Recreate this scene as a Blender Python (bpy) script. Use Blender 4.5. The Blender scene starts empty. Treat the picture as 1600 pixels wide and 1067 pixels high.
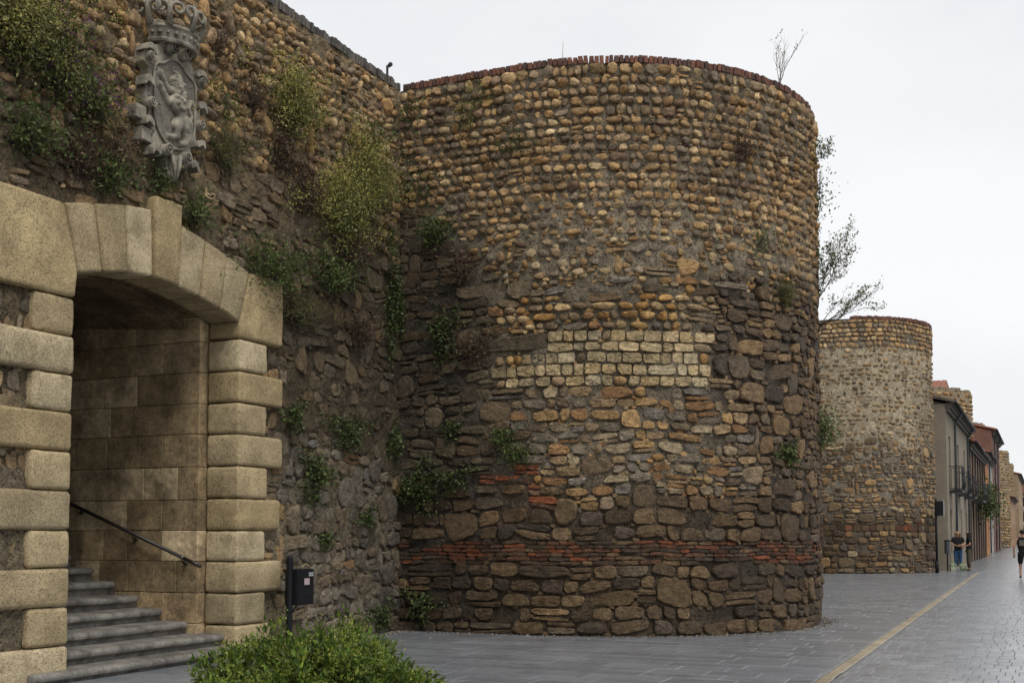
import bpy, bmesh, math, random
import numpy as np
from mathutils import Vector, Matrix

random.seed(11)
rng = np.random.default_rng(11)
S = bpy.context.scene
COL = S.collection
rad = math.radians

# ------------------------------------------------------------------ camera
CAM = np.array([10.111, -17.619, 1.65])
YAW, PITCH, FPX = rad(24.143), rad(3.2), 1860.0
cd = bpy.data.cameras.new('camera')
cam = bpy.data.objects.new('camera', cd)
COL.objects.link(cam)
cd.sensor_width = 36.0
cd.lens = 36.0 * FPX / 1600.0
cd.shift_y = 0.12157
cd.clip_end = 6000
cam.location = CAM
cam.rotation_euler = (math.pi / 2 + PITCH, 0, YAW)
S.camera = cam

# ------------------------------------------------------------------ sky, sun, exposure
SUN_EL, SUN_AZ = rad(56), rad(128)          # azimuth clockwise from +Y: behind and to the right of the camera
wd = bpy.data.worlds.new('World')
S.world = wd
wd.use_nodes = True
nt = wd.node_tree
nt.nodes.clear()
wo = nt.nodes.new('ShaderNodeOutputWorld')
bg = nt.nodes.new('ShaderNodeBackground')
sky = nt.nodes.new('ShaderNodeTexSky')
sky.sky_type = 'NISHITA'
sky.sun_disc = False
sky.sun_elevation = SUN_EL
sky.sun_rotation = SUN_AZ
sc_ = nt.nodes.new('ShaderNodeVectorMath'); sc_.operation = 'SCALE'; sc_.inputs['Scale'].default_value = 0.10
tc = nt.nodes.new('ShaderNodeTexCoord')
mp = nt.nodes.new('ShaderNodeMapping'); mp.inputs['Scale'].default_value = (1, 1, 2.2)
nz = nt.nodes.new('ShaderNodeTexNoise'); nz.inputs['Scale'].default_value = 1.5; nz.inputs['Detail'].default_value = 6
rp = nt.nodes.new('ShaderNodeValToRGB')
rp.color_ramp.elements[0].position = 0.32; rp.color_ramp.elements[0].color = (0.575, 0.595, 0.63, 1)
rp.color_ramp.elements[1].position = 0.66; rp.color_ramp.elements[1].color = (0.77, 0.77, 0.775, 1)
mx = nt.nodes.new('ShaderNodeMix'); mx.data_type = 'RGBA'; mx.inputs[0].default_value = 0.93
L = nt.links.new
L(sky.outputs[0], sc_.inputs[0])
L(tc.outputs['Generated'], mp.inputs[0]); L(mp.outputs[0], nz.inputs['Vector']); L(nz.outputs['Fac'], rp.inputs[0])
L(sc_.outputs[0], mx.inputs[6]); L(rp.outputs[0], mx.inputs[7])
L(mx.outputs[2], bg.inputs[0]); bg.inputs[1].default_value = 1.0
L(bg.outputs[0], wo.inputs[0])
sd = bpy.data.lights.new('sun', 'SUN')
sd.energy = 1.5
sd.angle = rad(25)
sd.color = (1.0, 0.965, 0.91)
sun = bpy.data.objects.new('sun', sd)
COL.objects.link(sun)
sdir = Vector((math.sin(SUN_AZ) * math.cos(SUN_EL), math.cos(SUN_AZ) * math.cos(SUN_EL), math.sin(SUN_EL)))
sun.rotation_euler = sdir.to_track_quat('Z', 'Y').to_euler()
sun.location = (30, -30, 40)
S.view_settings.view_transform = 'Standard'
S.view_settings.look = 'None'
S.view_settings.gamma = 1.0
S.view_settings.exposure = 0.38
S.view_settings.use_curve_mapping = False
S.cycles.max_bounces = 6
S.cycles.diffuse_bounces = 4

# ------------------------------------------------------------------ helpers
_F = np.array([-math.sin(YAW) * math.cos(PITCH), math.cos(YAW) * math.cos(PITCH), math.sin(PITCH)])
_R = np.array([math.cos(YAW), math.sin(YAW), 0.0])
_U = np.cross(_R, _F)
def shows(P, n, area):
    """rough size in the picture of a small face at P with normal n (0 when out of view): picks which pieces become single objects"""
    d = P - CAM
    z = d @ _F
    if z < 0.5: return 0.0
    u = FPX * (d @ _R) / z; v = -FPX * (d @ _U) / z - 195
    if abs(u) > 830 or abs(v) > 560: return 0.0
    c = -(d @ n) / np.linalg.norm(d)
    if c < 0.04: return 0.0
    return area * c / (z * z)

def hash2(ix, iy, seed=0):
    h = (ix.astype(np.int64) * 374761393 + iy.astype(np.int64) * 668265263 + seed * 1442695041) & 0x7fffffff
    h = ((h ^ (h >> 13)) * 1274126177) & 0x7fffffff
    return ((h ^ (h >> 16)) & 0xffff) / 65535.0
def vnoise(x, y, seed=0):
    x = np.asarray(x, float); y = np.asarray(y, float)
    x0 = np.floor(x); y0 = np.floor(y)
    fx = x - x0; fy = y - y0
    fx = fx * fx * (3 - 2 * fx); fy = fy * fy * (3 - 2 * fy)
    a = hash2(x0, y0, seed); b = hash2(x0 + 1, y0, seed); c = hash2(x0, y0 + 1, seed); d = hash2(x0 + 1, y0 + 1, seed)
    return (a * (1 - fx) + b * fx) * (1 - fy) + (c * (1 - fx) + d * fx) * fy
def fbm(x, y, seed=0, o=4):
    x = np.asarray(x, float); y = np.asarray(y, float)
    t = 0; a = 1.0; w = 0
    for i in range(o):
        t = t + a * vnoise(x * 2 ** i, y * 2 ** i, seed + i * 17); w += a; a *= 0.5
    return t / w
def sst(a, b, x):
    t = np.clip((np.asarray(x, float) - a) / (b - a), 0, 1)
    return t * t * (3 - 2 * t)

def mesh_np(name, V, T, C=None, smooth=True, mat=None):
    """V (n,3), T (m,3) triangles, C (n,3) colours"""
    me = bpy.data.meshes.new(name)
    V = np.asarray(V, np.float32); T = np.asarray(T, np.int32)
    me.vertices.add(len(V)); me.vertices.foreach_set('co', V.ravel())
    me.loops.add(T.size); me.loops.foreach_set('vertex_index', T.ravel())
    me.polygons.add(len(T)); me.polygons.foreach_set('loop_start', np.arange(0, T.size, 3, dtype=np.int32))
    me.polygons.foreach_set('use_smooth', np.full(len(T), smooth, dtype=bool))
    if C is not None:
        at = me.color_attributes.new('Col', 'FLOAT_COLOR', 'POINT')
        cc = np.ones((len(V), 4), np.float32); cc[:, :3] = C
        at.data.foreach_set('color', cc.ravel())
    me.update(calc_edges=True)
    if mat: me.materials.append(mat)
    return me
def link(name, me, parent=None, loc=None):
    o = bpy.data.objects.new(name, me)
    COL.objects.link(o)
    if parent is not None: o.parent = parent
    if loc is not None: o.location = loc
    return o
def tag(o, label=None, cat=None, group=None, kind=None):
    if label: o['label'] = label
    if cat: o['category'] = cat
    if group: o['group'] = group
    if kind: o['kind'] = kind
    return o
def thing(name, label, cat, loc=(0, 0, 0), rz=0, group=None):
    o = bpy.data.objects.new(name, None)
    o.empty_display_size = 0.2
    COL.objects.link(o)
    o.location = loc; o.rotation_euler = (0, 0, rz)
    return tag(o, label, cat, group)

class MB:
    """collects shapes; build() links them as one mesh object"""
    def __init__(s): s.v = []; s.f = []
    def add(s, v, f):
        n = len(s.v); s.v += [tuple(p) for p in v]; s.f += [tuple(i + n for i in q) for q in f]; return s
    def box(s, x0, x1, y0, y1, z0, z1):
        v = [(x, y, z) for z in (z0, z1) for y in (y0, y1) for x in (x0, x1)]
        return s.add(v, [(0, 2, 3, 1), (4, 5, 7, 6), (0, 1, 5, 4), (2, 6, 7, 3), (0, 4, 6, 2), (1, 3, 7, 5)])
    def quad(s, a, b, c, d): return s.add([a, b, c, d], [(0, 1, 2, 3)])
    def tube(s, pts, r, n=8, cap=True):
        pts = [Vector(p) for p in pts]
        k = len(pts); rr = r if hasattr(r, '__len__') else [r] * k
        up = Vector((0.13, 0.21, 0.97)); v = []; f = []; pn = None
        for i, p in enumerate(pts):
            t = (pts[min(i + 1, k - 1)] - pts[max(i - 1, 0)])
            if t.length < 1e-9: t = Vector((0, 0, 1))
            t.normalize()
            a = (pn - t * pn.dot(t)) if pn is not None else t.cross(up)
            if a.length < 1e-6: a = t.orthogonal()
            a.normalize(); pn = a; b = t.cross(a)
            for j in range(n):
                w = 2 * math.pi * j / n
                v.append(p + (a * math.cos(w) + b * math.sin(w)) * rr[i])
        for i in range(k - 1):
            for j in range(n):
                f.append((i * n + j, i * n + (j + 1) % n, (i + 1) * n + (j + 1) % n, (i + 1) * n + j))
        if cap:
            f.append(tuple(range(n - 1, -1, -1))); f.append(tuple((k - 1) * n + j for j in range(n)))
        return s.add(v, f)
    def prism(s, poly, a0, a1, axis=0):
        """extrude a polygon given in the two other axes from a0 to a1 along axis (0: poly is (y,z))"""
        n = len(poly)
        def P(q, a):
            return (a, q[0], q[1]) if axis == 0 else ((q[0], a, q[1]) if axis == 1 else (q[0], q[1], a))
        v = [P(q, a0) for q in poly] + [P(q, a1) for q in poly]
        f = [tuple(range(n - 1, -1, -1)), tuple(range(n, 2 * n))] + [(i, (i + 1) % n, n + (i + 1) % n, n + i) for i in range(n)]
        return s.add(v, f)
    def build(s, name, mat, parent=None, bevel=0, seg=2, smooth=False, loc=None, rough=0, sub=0, rot=None):
        bm = bmesh.new()
        vs = [bm.verts.new(p) for p in s.v]
        for q in s.f:
            try: bm.faces.new([vs[i] for i in q])
            except ValueError: pass
        bmesh.ops.recalc_face_normals(bm, faces=bm.faces)
        if bevel:
            bmesh.ops.bevel(bm, geom=[e for e in bm.edges], offset=bevel, segments=seg, profile=0.5, affect='EDGES', clamp_overlap=True)
        if sub:
            bmesh.ops.subdivide_edges(bm, edges=[e for e in bm.edges if e.calc_length() > 0.12], cuts=sub, use_grid_fill=True)
        if rough:
            for v in bm.verts:
                c = v.co
                v.co = c + Vector((random.uniform(-1, 1), random.uniform(-1, 1), random.uniform(-1, 1))) * rough
        me = bpy.data.meshes.new(name)
        bm.to_mesh(me); bm.free()
        if smooth: me.polygons.foreach_set('use_smooth', [True] * len(me.polygons))
        if mat: me.materials.append(mat)
        o = link(name, me, parent, loc)
        if rot: o.rotation_euler = rot
        return o

# ------------------------------------------------------------------ materials
def mat(name, col=None, attr=False, rough=0.85, var=0.35, vscale=9.0, speck=None, bump=(), metal=0.0, spec=0.3, tint=None, pits=None, wave=None, facet=None):
    """procedural surface; col or the mesh's own colour attribute, broken up by noise in world space.
    bump: list of (scale, strength, distance)"""
    m = bpy.data.materials.new(name)
    m.use_nodes = True
    t = m.node_tree; N = t.nodes.new; K = t.links.new
    b = t.nodes['Principled BSDF']
    b.inputs['Roughness'].default_value = rough
    b.inputs['Metallic'].default_value = metal
    b.inputs['Specular IOR Level'].default_value = spec
    g = N('ShaderNodeNewGeometry')
    pos = g.outputs['Position']
    if attr:
        a = N('ShaderNodeVertexColor'); a.layer_name = 'Col'; c = a.outputs['Color']
    else:
        r = N('ShaderNodeRGB'); r.outputs[0].default_value = (*col, 1); c = r.outputs[0]
    def mul(c, fac_socket, lo, hi):
        mr = N('ShaderNodeMapRange'); mr.inputs['From Min'].default_value = 0.3; mr.inputs['From Max'].default_value = 0.7
        mr.inputs['To Min'].default_value = lo; mr.inputs['To Max'].default_value = hi
        K(fac_socket, mr.inputs['Value'])
        v = N('ShaderNodeVectorMath'); v.operation = 'SCALE'
        K(c, v.inputs[0]); K(mr.outputs[0], v.inputs['Scale'])
        return v.outputs[0]
    def noise(scale, detail=5, rg=0.6):
        n = N('ShaderNodeTexNoise'); n.inputs['Scale'].default_value = scale; n.inputs['Detail'].default_value = detail
        n.inputs['Roughness'].default_value = rg
        K(pos, n.inputs['Vector']); return n.outputs['Fac']
    if var:
        c = mul(c, noise(vscale), 1 - var, 1 + var)
        c = mul(c, noise(vscale * 6.3, 3), 1 - var * 0.6, 1 + var * 0.6)
    if tint:                                         # a second colour in blotches: (colour, scale, low, high)
        tcn = N('ShaderNodeMix'); tcn.data_type = 'RGBA'
        mr = N('ShaderNodeMapRange'); mr.inputs['From Min'].default_value = tint[2]; mr.inputs['From Max'].default_value = tint[3]
        K(noise(tint[1], 6, 0.65), mr.inputs['Value']); K(mr.outputs[0], tcn.inputs[0])
        K(c, tcn.inputs[6]); tcn.inputs[7].default_value = (*tint[0], 1)
        c = tcn.outputs[2]
    height = None
    if pits:                                         # (scale, low, high, colour factor): small holes in the stone
        mr = N('ShaderNodeMapRange'); mr.inputs['From Min'].default_value = pits[1]; mr.inputs['From Max'].default_value = pits[2]
        K(noise(pits[0], 3, 0.55), mr.inputs['Value'])
        m2 = N('ShaderNodeMapRange'); m2.inputs['To Min'].default_value = pits[3]; m2.inputs['To Max'].default_value = 1.0
        K(mr.outputs[0], m2.inputs['Value'])
        v = N('ShaderNodeVectorMath'); v.operation = 'SCALE'; K(c, v.inputs[0]); K(m2.outputs[0], v.inputs['Scale']); c = v.outputs[0]
        bp = N('ShaderNodeBump'); bp.inputs['Strength'].default_value = 0.7; bp.inputs['Distance'].default_value = 0.012
        K(mr.outputs[0], bp.inputs['Height']); height = bp.outputs[0]
    K(c, b.inputs['Base Color'])
    if facet:                                        # chipped planes
        vo = N('ShaderNodeTexVoronoi'); vo.inputs['Scale'].default_value = facet[0]; vo.inputs['Randomness'].default_value = 1.0
        ad = N('ShaderNodeVectorMath'); ad.operation = 'MULTIPLY'; ad.inputs[1].default_value = (1, 1, 1.7); K(pos, ad.inputs[0]); K(ad.outputs[0], vo.inputs['Vector'])
        bp = N('ShaderNodeBump'); bp.inputs['Strength'].default_value = facet[1]; bp.inputs['Distance'].default_value = facet[2]
        K(vo.outputs['Distance'], bp.inputs['Height'])
        if height: K(height, bp.inputs['Normal'])
        height = bp.outputs[0]
    for sc, st, di in bump:
        bp = N('ShaderNodeBump'); bp.inputs['Strength'].default_value = st; bp.inputs['Distance'].default_value = di
        K(noise(sc, 6, 0.65), bp.inputs['Height'])
        if height: K(height, bp.inputs['Normal'])
        height = bp.outputs[0]
    if height: K(height, b.inputs['Normal'])
    return m
M = dict(
    stone=mat('fieldstone', attr=True, rough=0.82, var=0.42, vscale=9, facet=(9, .22, .04), bump=[(14, .6, .04), (55, .8, .02)], pits=(32, .32, .44, .5)),
    mortar=mat('lime_mortar', attr=True, rough=0.95, var=0.45, vscale=8, bump=[(9, .8, .05), (40, .9, .03)], pits=(30, .36, .48, .45)),
    lime=mat('golden_limestone', attr=True, rough=0.88, var=0.22, vscale=2.6, tint=((.22, .16, .085), 2.2, .50, .80), bump=[(7, .4, .03), (40, .6, .012)], pits=(52, .33, .46, .66)),
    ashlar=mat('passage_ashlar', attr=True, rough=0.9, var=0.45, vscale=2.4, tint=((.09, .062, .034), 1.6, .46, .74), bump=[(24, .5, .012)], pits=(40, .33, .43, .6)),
    step=mat('worn_step_stone', (.18, .168, .148), rough=0.6, var=0.4, vscale=5, tint=((.06, .05, .04), 3.5, .5, .75), bump=[(18, .35, .01), (80, .3, .004)]),
    carved=mat('carved_limestone', (.29, .262, .205), rough=0.9, var=0.3, vscale=7, tint=((.085, .078, .066), 5, .46, .70), bump=[(45, .5, .006)]),
    brick=mat('old_brick', attr=True, rough=0.9, var=0.35, vscale=14, bump=[(45, .5, .01)], pits=(50, .3, .4, .6)),
    slab=mat('paving_stone', attr=True, rough=0.24, var=0.16, vscale=1.3, spec=0.5, tint=((.075, .077, .08), .9, .58, .82), bump=[(30, .12, .004), (120, .15, .002)]),
    bed=mat('paving_joint', (.075, .075, .075), rough=0.9, var=0.3),
    black=mat('black_painted_metal', (.007, .0075, .009), rough=0.55, var=0.2, vscale=20, spec=0.25),
    iron=mat('wrought_iron', (.02, .02, .022), rough=0.5, var=0.2),
    rail=mat('brown_handrail', (.022, .017, .014), rough=0.4, var=0.2, spec=0.5),
    steel=mat('bare_steel', (.32, .3, .27), rough=0.4, var=0.2, metal=0.7),
    bark=mat('twig_bark', (.075, .055, .04), rough=0.9, var=0.3, vscale=30),
    tile=mat('clay_roof_tile', (.24, .105, .065), rough=0.85, var=0.35, vscale=5, bump=[(20, .4, .02)]),
)

# ------------------------------------------------------------------ masonry: stones laid one by one on a wall surface
class Flat:
    """wall face at x = 0; s runs along +Y"""
    def __init__(s, x=0.0): s.x = x
    def P(s, a, z, d): a = np.asarray(a, float); return np.stack([s.x + d + 0 * a, a, z + 0 * a], -1)
    def N(s, a): return np.array([1.0, 0, 0])
class UTower:
    """tower on a U plan: straight flank out from the wall, half circle, straight flank back"""
    def __init__(s, cx, cy, R, x0=0.0): s.cx, s.cy, s.R, s.x0 = cx, cy, R, x0; s.l1 = cx - x0; s.l2 = s.l1 + math.pi * R; s.len = s.l2 + s.l1
    def frame(s, a):
        a = np.asarray(a, float)
        th = np.clip((a - s.l1) / s.R, 0, math.pi) - math.pi / 2
        nx, ny = np.cos(th), np.sin(th)
        st = a <= s.l1; en = a >= s.l2
        nx = np.where(st | en, 0, nx); ny = np.where(st, -1, np.where(en, 1, ny))
        px = np.where(st, s.x0 + a, np.where(en, s.cx - (a - s.l2), s.cx + s.R * nx))
        py = np.where(st, s.cy - s.R, np.where(en, s.cy + s.R, s.cy + s.R * ny))
        return px, py, nx, ny
    def P(s, a, z, d):
        px, py, nx, ny = s.frame(a); return np.stack([px + nx * d, py + ny * d, z + 0 * px], -1)
    def N(s, a):
        _, _, nx, ny = s.frame(a); return np.array([float(nx), float(ny), 0.0])

def rb(**k):
    d = dict(p=7, e=.3, h=.05, gap=.007, jit=.2, warp=.045, skip=.05, split=.1, kind='rubble_stone', lum=1.0, chop=2, tilt=.12, rough=.16, edge=.08, big=.07, fill=.5)
    d.update(k); d['tilt'] = min(d['tilt'], .16); d['jit'] = min(d['jit'], .3); d['warp'] = min(d['warp'], .09); return d
PAL = dict(
    gold=[(.36, .245, .13), (.42, .30, .165), (.31, .20, .10), (.275, .185, .105), (.46, .355, .215), (.25, .185, .12), (.21, .17, .13), (.33, .21, .10), (.39, .265, .135), (.185, .13, .09), (.32, .22, .12), (.29, .21, .13)],
    goldk=[(.27, .19, .11), (.225, .165, .10), (.31, .23, .14), (.19, .147, .10), (.17, .14, .105), (.25, .175, .095), (.14, .112, .083)],
    pale=[(.34, .26, .155), (.28, .20, .12), (.40, .32, .21), (.25, .17, .09), (.22, .19, .15), (.32, .2, .09)],
    oval=[(.38, .25, .11), (.33, .19, .07), (.42, .31, .17), (.27, .2, .13), (.36, .22, .09)],
    ash=[(.50, .40, .24), (.46, .36, .20), (.53, .43, .27), (.42, .32, .18), (.39, .31, .2)],
    rub=[(.20, .155, .105), (.165, .14, .11), (.24, .175, .105), (.14, .105, .07), (.27, .22, .15), (.15, .135, .12), (.22, .13, .065), (.30, .2, .1)],
    brown=[(.115, .078, .048), (.14, .098, .06), (.09, .066, .046), (.17, .115, .065), (.075, .06, .048), (.12, .095, .07)],
    dark=[(.085, .06, .038), (.10, .072, .045), (.07, .052, .034), (.115, .08, .046), (.06, .046, .033), (.13, .092, .054)],
    schist=[(.125, .10, .068), (.148, .12, .083), (.10, .08, .055), (.135, .096, .058), (.085, .068, .048), (.17, .135, .093)],
    grey=[(.18, .15, .112), (.155, .13, .098), (.21, .175, .13), (.13, .11, .085), (.185, .145, .095), (.16, .118, .075)],
    red=[(.19, .08, .045), (.15, .06, .036), (.11, .055, .038), (.24, .085, .042), (.09, .058, .042), (.16, .085, .055), (.12, .075, .05)],
    cap=[(.17, .075, .05), (.14, .065, .046), (.115, .06, .046), (.19, .085, .055), (.095, .058, .046)],
    capg=[(.10, .092, .082), (.13, .115, .098), (.08, .073, .066), (.115, .10, .08)],
)
def lay(S0, S1, Z0, Z1, rowh, zone, seed):
    """rows of stones with some split, some two rows tall, some left out -> list of cells (s0,s1,z0,z1,params)"""
    r = random.Random(seed)
    zs = [Z0]
    while zs[-1] < Z1: zs.append(zs[-1] + rowh(zs[-1]) * r.uniform(.82, 1.18))
    zs[-1] = Z1
    if zs[-1] - zs[-2] < .05: zs.pop(-2)
    cells = []; busy = []
    for i in range(len(zs) - 1):
        z0, z1 = zs[i], zs[i + 1]; nb = []
        s = S0 - r.uniform(0, .15)
        while s < S1:
            q = zone(s + .1, (z0 + z1) / 2, r)
            w = r.uniform(*q['w']) * (1.5 if r.random() < .12 else 1)
            hit = [b for b in busy if b[0] < s + w and b[1] > s]
            if hit:
                e = min(b[0] for b in hit)
                if e - s > .08: w = e - s
                else: s = max(b[1] for b in hit); continue
            k = r.random()
            if k < q.get('skip', 0): pass
            elif k < q.get('skip', 0) + q.get('split', 0) and z1 - z0 > .1:
                m = z0 + (z1 - z0) * r.uniform(.35, .65)
                w2 = w * r.uniform(1, 1.5)
                if hit: w2 = w
                cells += [(s, s + w2, z0, m, q), (s, s + w2, m, z1, q)]; w = w2
            elif r.random() < q.get('big', 0) and i + 2 < len(zs):
                w = w * r.uniform(1.1, 1.5) if not hit else w
                cells.append((s, s + w, z0, zs[i + 2], q)); nb.append((s, s + w))
            else: cells.append((s, s + w, z0, z1, q))
            s += w
        busy = nb
    return cells
def stone_mesh(c, surf, r):
    s0, s1, z0, z1, q = c
    hw, hh = (s1 - s0) / 2, (z1 - z0) / 2
    cs, cz = (s0 + s1) / 2, (z0 + z1) / 2
    g = q.get('gap', .012); j = q.get('jit', .12); p = q['p'] * r.uniform(.85, 1.2)
    hw = max(hw - g, .02) * r.uniform(1 - j * .55, 1.02); hh = max(hh - g - q.get('gz', 0), .015) * r.uniform(1 - j * .8, 1.02)
    n = 16 if hw > .12 else 12
    t = np.arange(n) * 2 * np.pi / n + r.uniform(0, .3)
    dx, dz = np.cos(t) * hw, np.sin(t) * hh
    ln = np.hypot(dx, dz); ang = np.arctan2(dz, dx)
    acc = np.zeros(n)
    planes = [(0, hw), (math.pi, hw), (math.pi / 2, hh), (-math.pi / 2, hh)]
    for a, d in planes:
        a = a + r.uniform(-j, j) * (.9 if abs(abs(a) - math.pi / 2) > .1 else hh / hw * 1.1)
        acc += (np.maximum(np.cos(ang - a), 0) / d) ** p
    for _ in range(q.get('chop', 1)):
        a = math.atan2(r.choice((-1, 1)) * hw, r.choice((-1, 1)) * hh) + r.uniform(-.4, .4)
        sup = abs(math.cos(a)) * hw + abs(math.sin(a)) * hh
        acc += (np.maximum(np.cos(ang - a), 0) / (sup * r.uniform(.66, .95))) ** p
    R_ = acc ** (-1 / p) * (1 + (np.array([r.random() for _ in range(n)]) - .5) * q.get('edge', .08))
    h = q['h'] * r.uniform(.6, 1.3); e = q['e']
    h = min(h, 1.1 * hh + .01)
    prof = [(1.0, -.07)] + [(math.cos(a) ** e, h * math.sin(a) ** e) for a in ((.12, .6, 1.15) if e > .6 else (.12, .5, 1.0))]
    tx, tz = r.uniform(-1, 1) * q.get('tilt', .12), r.uniform(-1, 1) * q.get('tilt', .12)
    rf = q.get('rough', .1)
    ss, zz, dd = [], [], []
    for k, (f, d) in enumerate(prof):
        x = np.cos(ang) * R_ * f; z = np.sin(ang) * R_ * f
        ss.append(cs + x); zz.append(cz + z)
        nzv = (np.array([r.random() for _ in range(n)]) - .5) * h * rf * 2 if k > 1 else 0
        dd.append(d + (0 if k == 0 else (x * tx + z * tz) * min(1, d / max(h, 1e-4) + .3) + nzv) + np.zeros(n))
    ss.append([cs]); zz.append([cz]); dd.append([h * (1 + r.uniform(-rf, rf))])
    ss = np.concatenate(ss); zz = np.concatenate(zz); dd = np.concatenate(dd)
    wa = q.get('warp', .03)
    zz = zz + (vnoise(ss * .9, zz * 1.1, 5) - .5) * 2 * wa + (vnoise(ss * 3.1, zz * 3.1, 9) - .5) * wa
    ss = ss + (vnoise(ss * 2.3, zz * 2.3, 6) - .5) * wa
    V = surf.P(ss, np.maximum(zz, 0.0), dd)
    T = TRI.get((n, len(prof)))
    if T is None:
        T = []
        for k in range(len(prof) - 1):
            for i in range(n):
                a, b = k * n + i, k * n + (i + 1) % n
                T += [(a, b, b + n), (a, b + n, a + n)]
        o = (len(prof) - 1) * n
        T += [(o + i, o + (i + 1) % n, o + n) for i in range(n)]
        T = TRI[(n, len(prof))] = np.array(T, np.int32)
    col = np.array(r.choice(PAL[q['pal']])) * r.uniform(.78, 1.22) * q.get('lum', 1) * (WARM if q.get('warm', 1) else 1)
    if 'stain' in q: col = col * q['stain'](cs, cz)
    return V, T, col, (cs, cz, 4 * hw * hh)

TRI = {}
WARM = np.array([1.17, 1.10, .98])
def grime_wall(s, z):
    """old black crust on the lower wall between gateway and tower, ragged at its edges"""
    n = fbm(np.asarray(s) * 1.1, np.asarray(z) * .7, 131, 4) - .5
    k = sst(6.6, 5.2, z + n * 2.2) * sst(1.6, 3.0, z + n * 2.0) * sst(-4.4, -3.4, s + n)
    k2 = sst(-2.0, -.4, s + n * 1.5) * sst(7.6, 5.5, z + n)
    return (1 - .36 * k) * (1 - .22 * k2) * (1 - .5 * np.clip(n * 1.6, 0, .5))
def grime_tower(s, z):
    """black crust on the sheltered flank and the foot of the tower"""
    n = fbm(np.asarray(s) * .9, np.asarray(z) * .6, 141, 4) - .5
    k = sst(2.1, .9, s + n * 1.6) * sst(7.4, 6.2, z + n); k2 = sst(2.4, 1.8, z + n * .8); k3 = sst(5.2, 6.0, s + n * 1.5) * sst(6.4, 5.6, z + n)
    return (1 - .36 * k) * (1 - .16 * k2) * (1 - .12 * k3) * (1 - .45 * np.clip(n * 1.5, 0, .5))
def masonry(parent, surf, cells, seed, limit=300, names=None, skipf=None, grime=None):
    """cells -> the stones that show largest as single objects, the rest joined per kind"""
    r = random.Random(seed)
    kinds = {}
    extra = []
    for s0, s1, z0, z1, q in cells:                      # small pinning stones in the corners between the big ones
        for _ in range(2):
            if r.random() < q.get('fill', 0):
                a, h_ = r.uniform(.03, .075), r.uniform(.022, .05); ca = r.choice((s0, s0, (s0 + s1) / 2)) + r.uniform(-.02, .02)
                q2 = dict(q); q2.update(h=q['h'] * .55, gap=0.0, chop=1, jit=.4, kind='rubble_stone' if q['kind'] != 'thin_brick' else 'thin_brick'); extra.append((ca - a, ca + a, z0 - h_, z0 + h_, q2))
    for c in cells + extra:
        if skipf and skipf(c): continue
        V, T, col, (cs, cz, ar) = stone_mesh(c, surf, r)
        if grime: col = col * float(grime(cs, cz))
        P = surf.P(np.array([cs]), np.array([cz]), 0.0)[0]
        kinds.setdefault(c[4]['kind'], []).append((shows(P, surf.N(cs), ar), V, T, col))
    for kind, L_ in kinds.items():
        L_.sort(key=lambda q: -q[0])
        mt = M['brick'] if 'brick' in kind else M['stone']
        k = 0
        for sc, V, T, col in L_[:limit]:
            if sc <= 0: break
            c = V.mean(0)
            link(kind, mesh_np(kind, V - c, T, np.tile(col, (len(V), 1)), kind == 'cobble', mt), parent, c); k += 1
        rest = L_[k:]
        if rest:
            off = 0; Vs, Ts, Cs = [], [], []
            for sc, V, T, col in rest:
                Vs.append(V); Ts.append(T + off); off += len(V); Cs.append(np.tile(col, (len(V), 1)))
            o = link(kind + '_mass', mesh_np(kind + '_mass', np.concatenate(Vs), np.concatenate(Ts), np.concatenate(Cs), kind == 'cobble', mt), parent)
            o['kind'] = 'stuff'
def core(parent, name, surf, s0, s1, z0, z1, step, colf, amp, base=-.012, hole=None, lift=lambda z: 0, grime=None):
    """rough mortar face behind the stones"""
    ns = int((s1 - s0) / step) + 1; nzz = int((z1 - z0) / step) + 1
    a, z = np.meshgrid(np.linspace(s0, s1, ns), np.linspace(z0, z1, nzz), indexing='ij')
    a = a.ravel(); z = z.ravel()
    d = base + lift(z) + (fbm(a * 3.1, z * 3.7, 3, 4) - .5) * 2 * amp + (fbm(a * 13, z * 15, 4, 2) - .5) * amp
    V = surf.P(a, z, d)
    C = colf(a, z) * (grime(a, z)[:, None] if grime else 1) * (0.75 + .5 * fbm(a * 2.3, z * 3, 8, 4))[:, None]
    i, j = np.meshgrid(np.arange(ns - 1), np.arange(nzz - 1), indexing='ij')
    i = i.ravel(); j = j.ravel()
    if hole is not None:
        k = ~hole(a[i * nzz + j], z[i * nzz + j]); i, j = i[k], j[k]
    q = i * nzz + j
    T = np.concatenate([np.stack([q, q + nzz, q + nzz + 1], -1), np.stack([q, q + nzz + 1, q + 1], -1)])
    return link(name, mesh_np(name, V, T, C, True, M['mortar']), parent)
def lerp3(a, b, t): return np.asarray(a) * (1 - np.asarray(t)[..., None]) + np.asarray(b) * np.asarray(t)[..., None]

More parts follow.
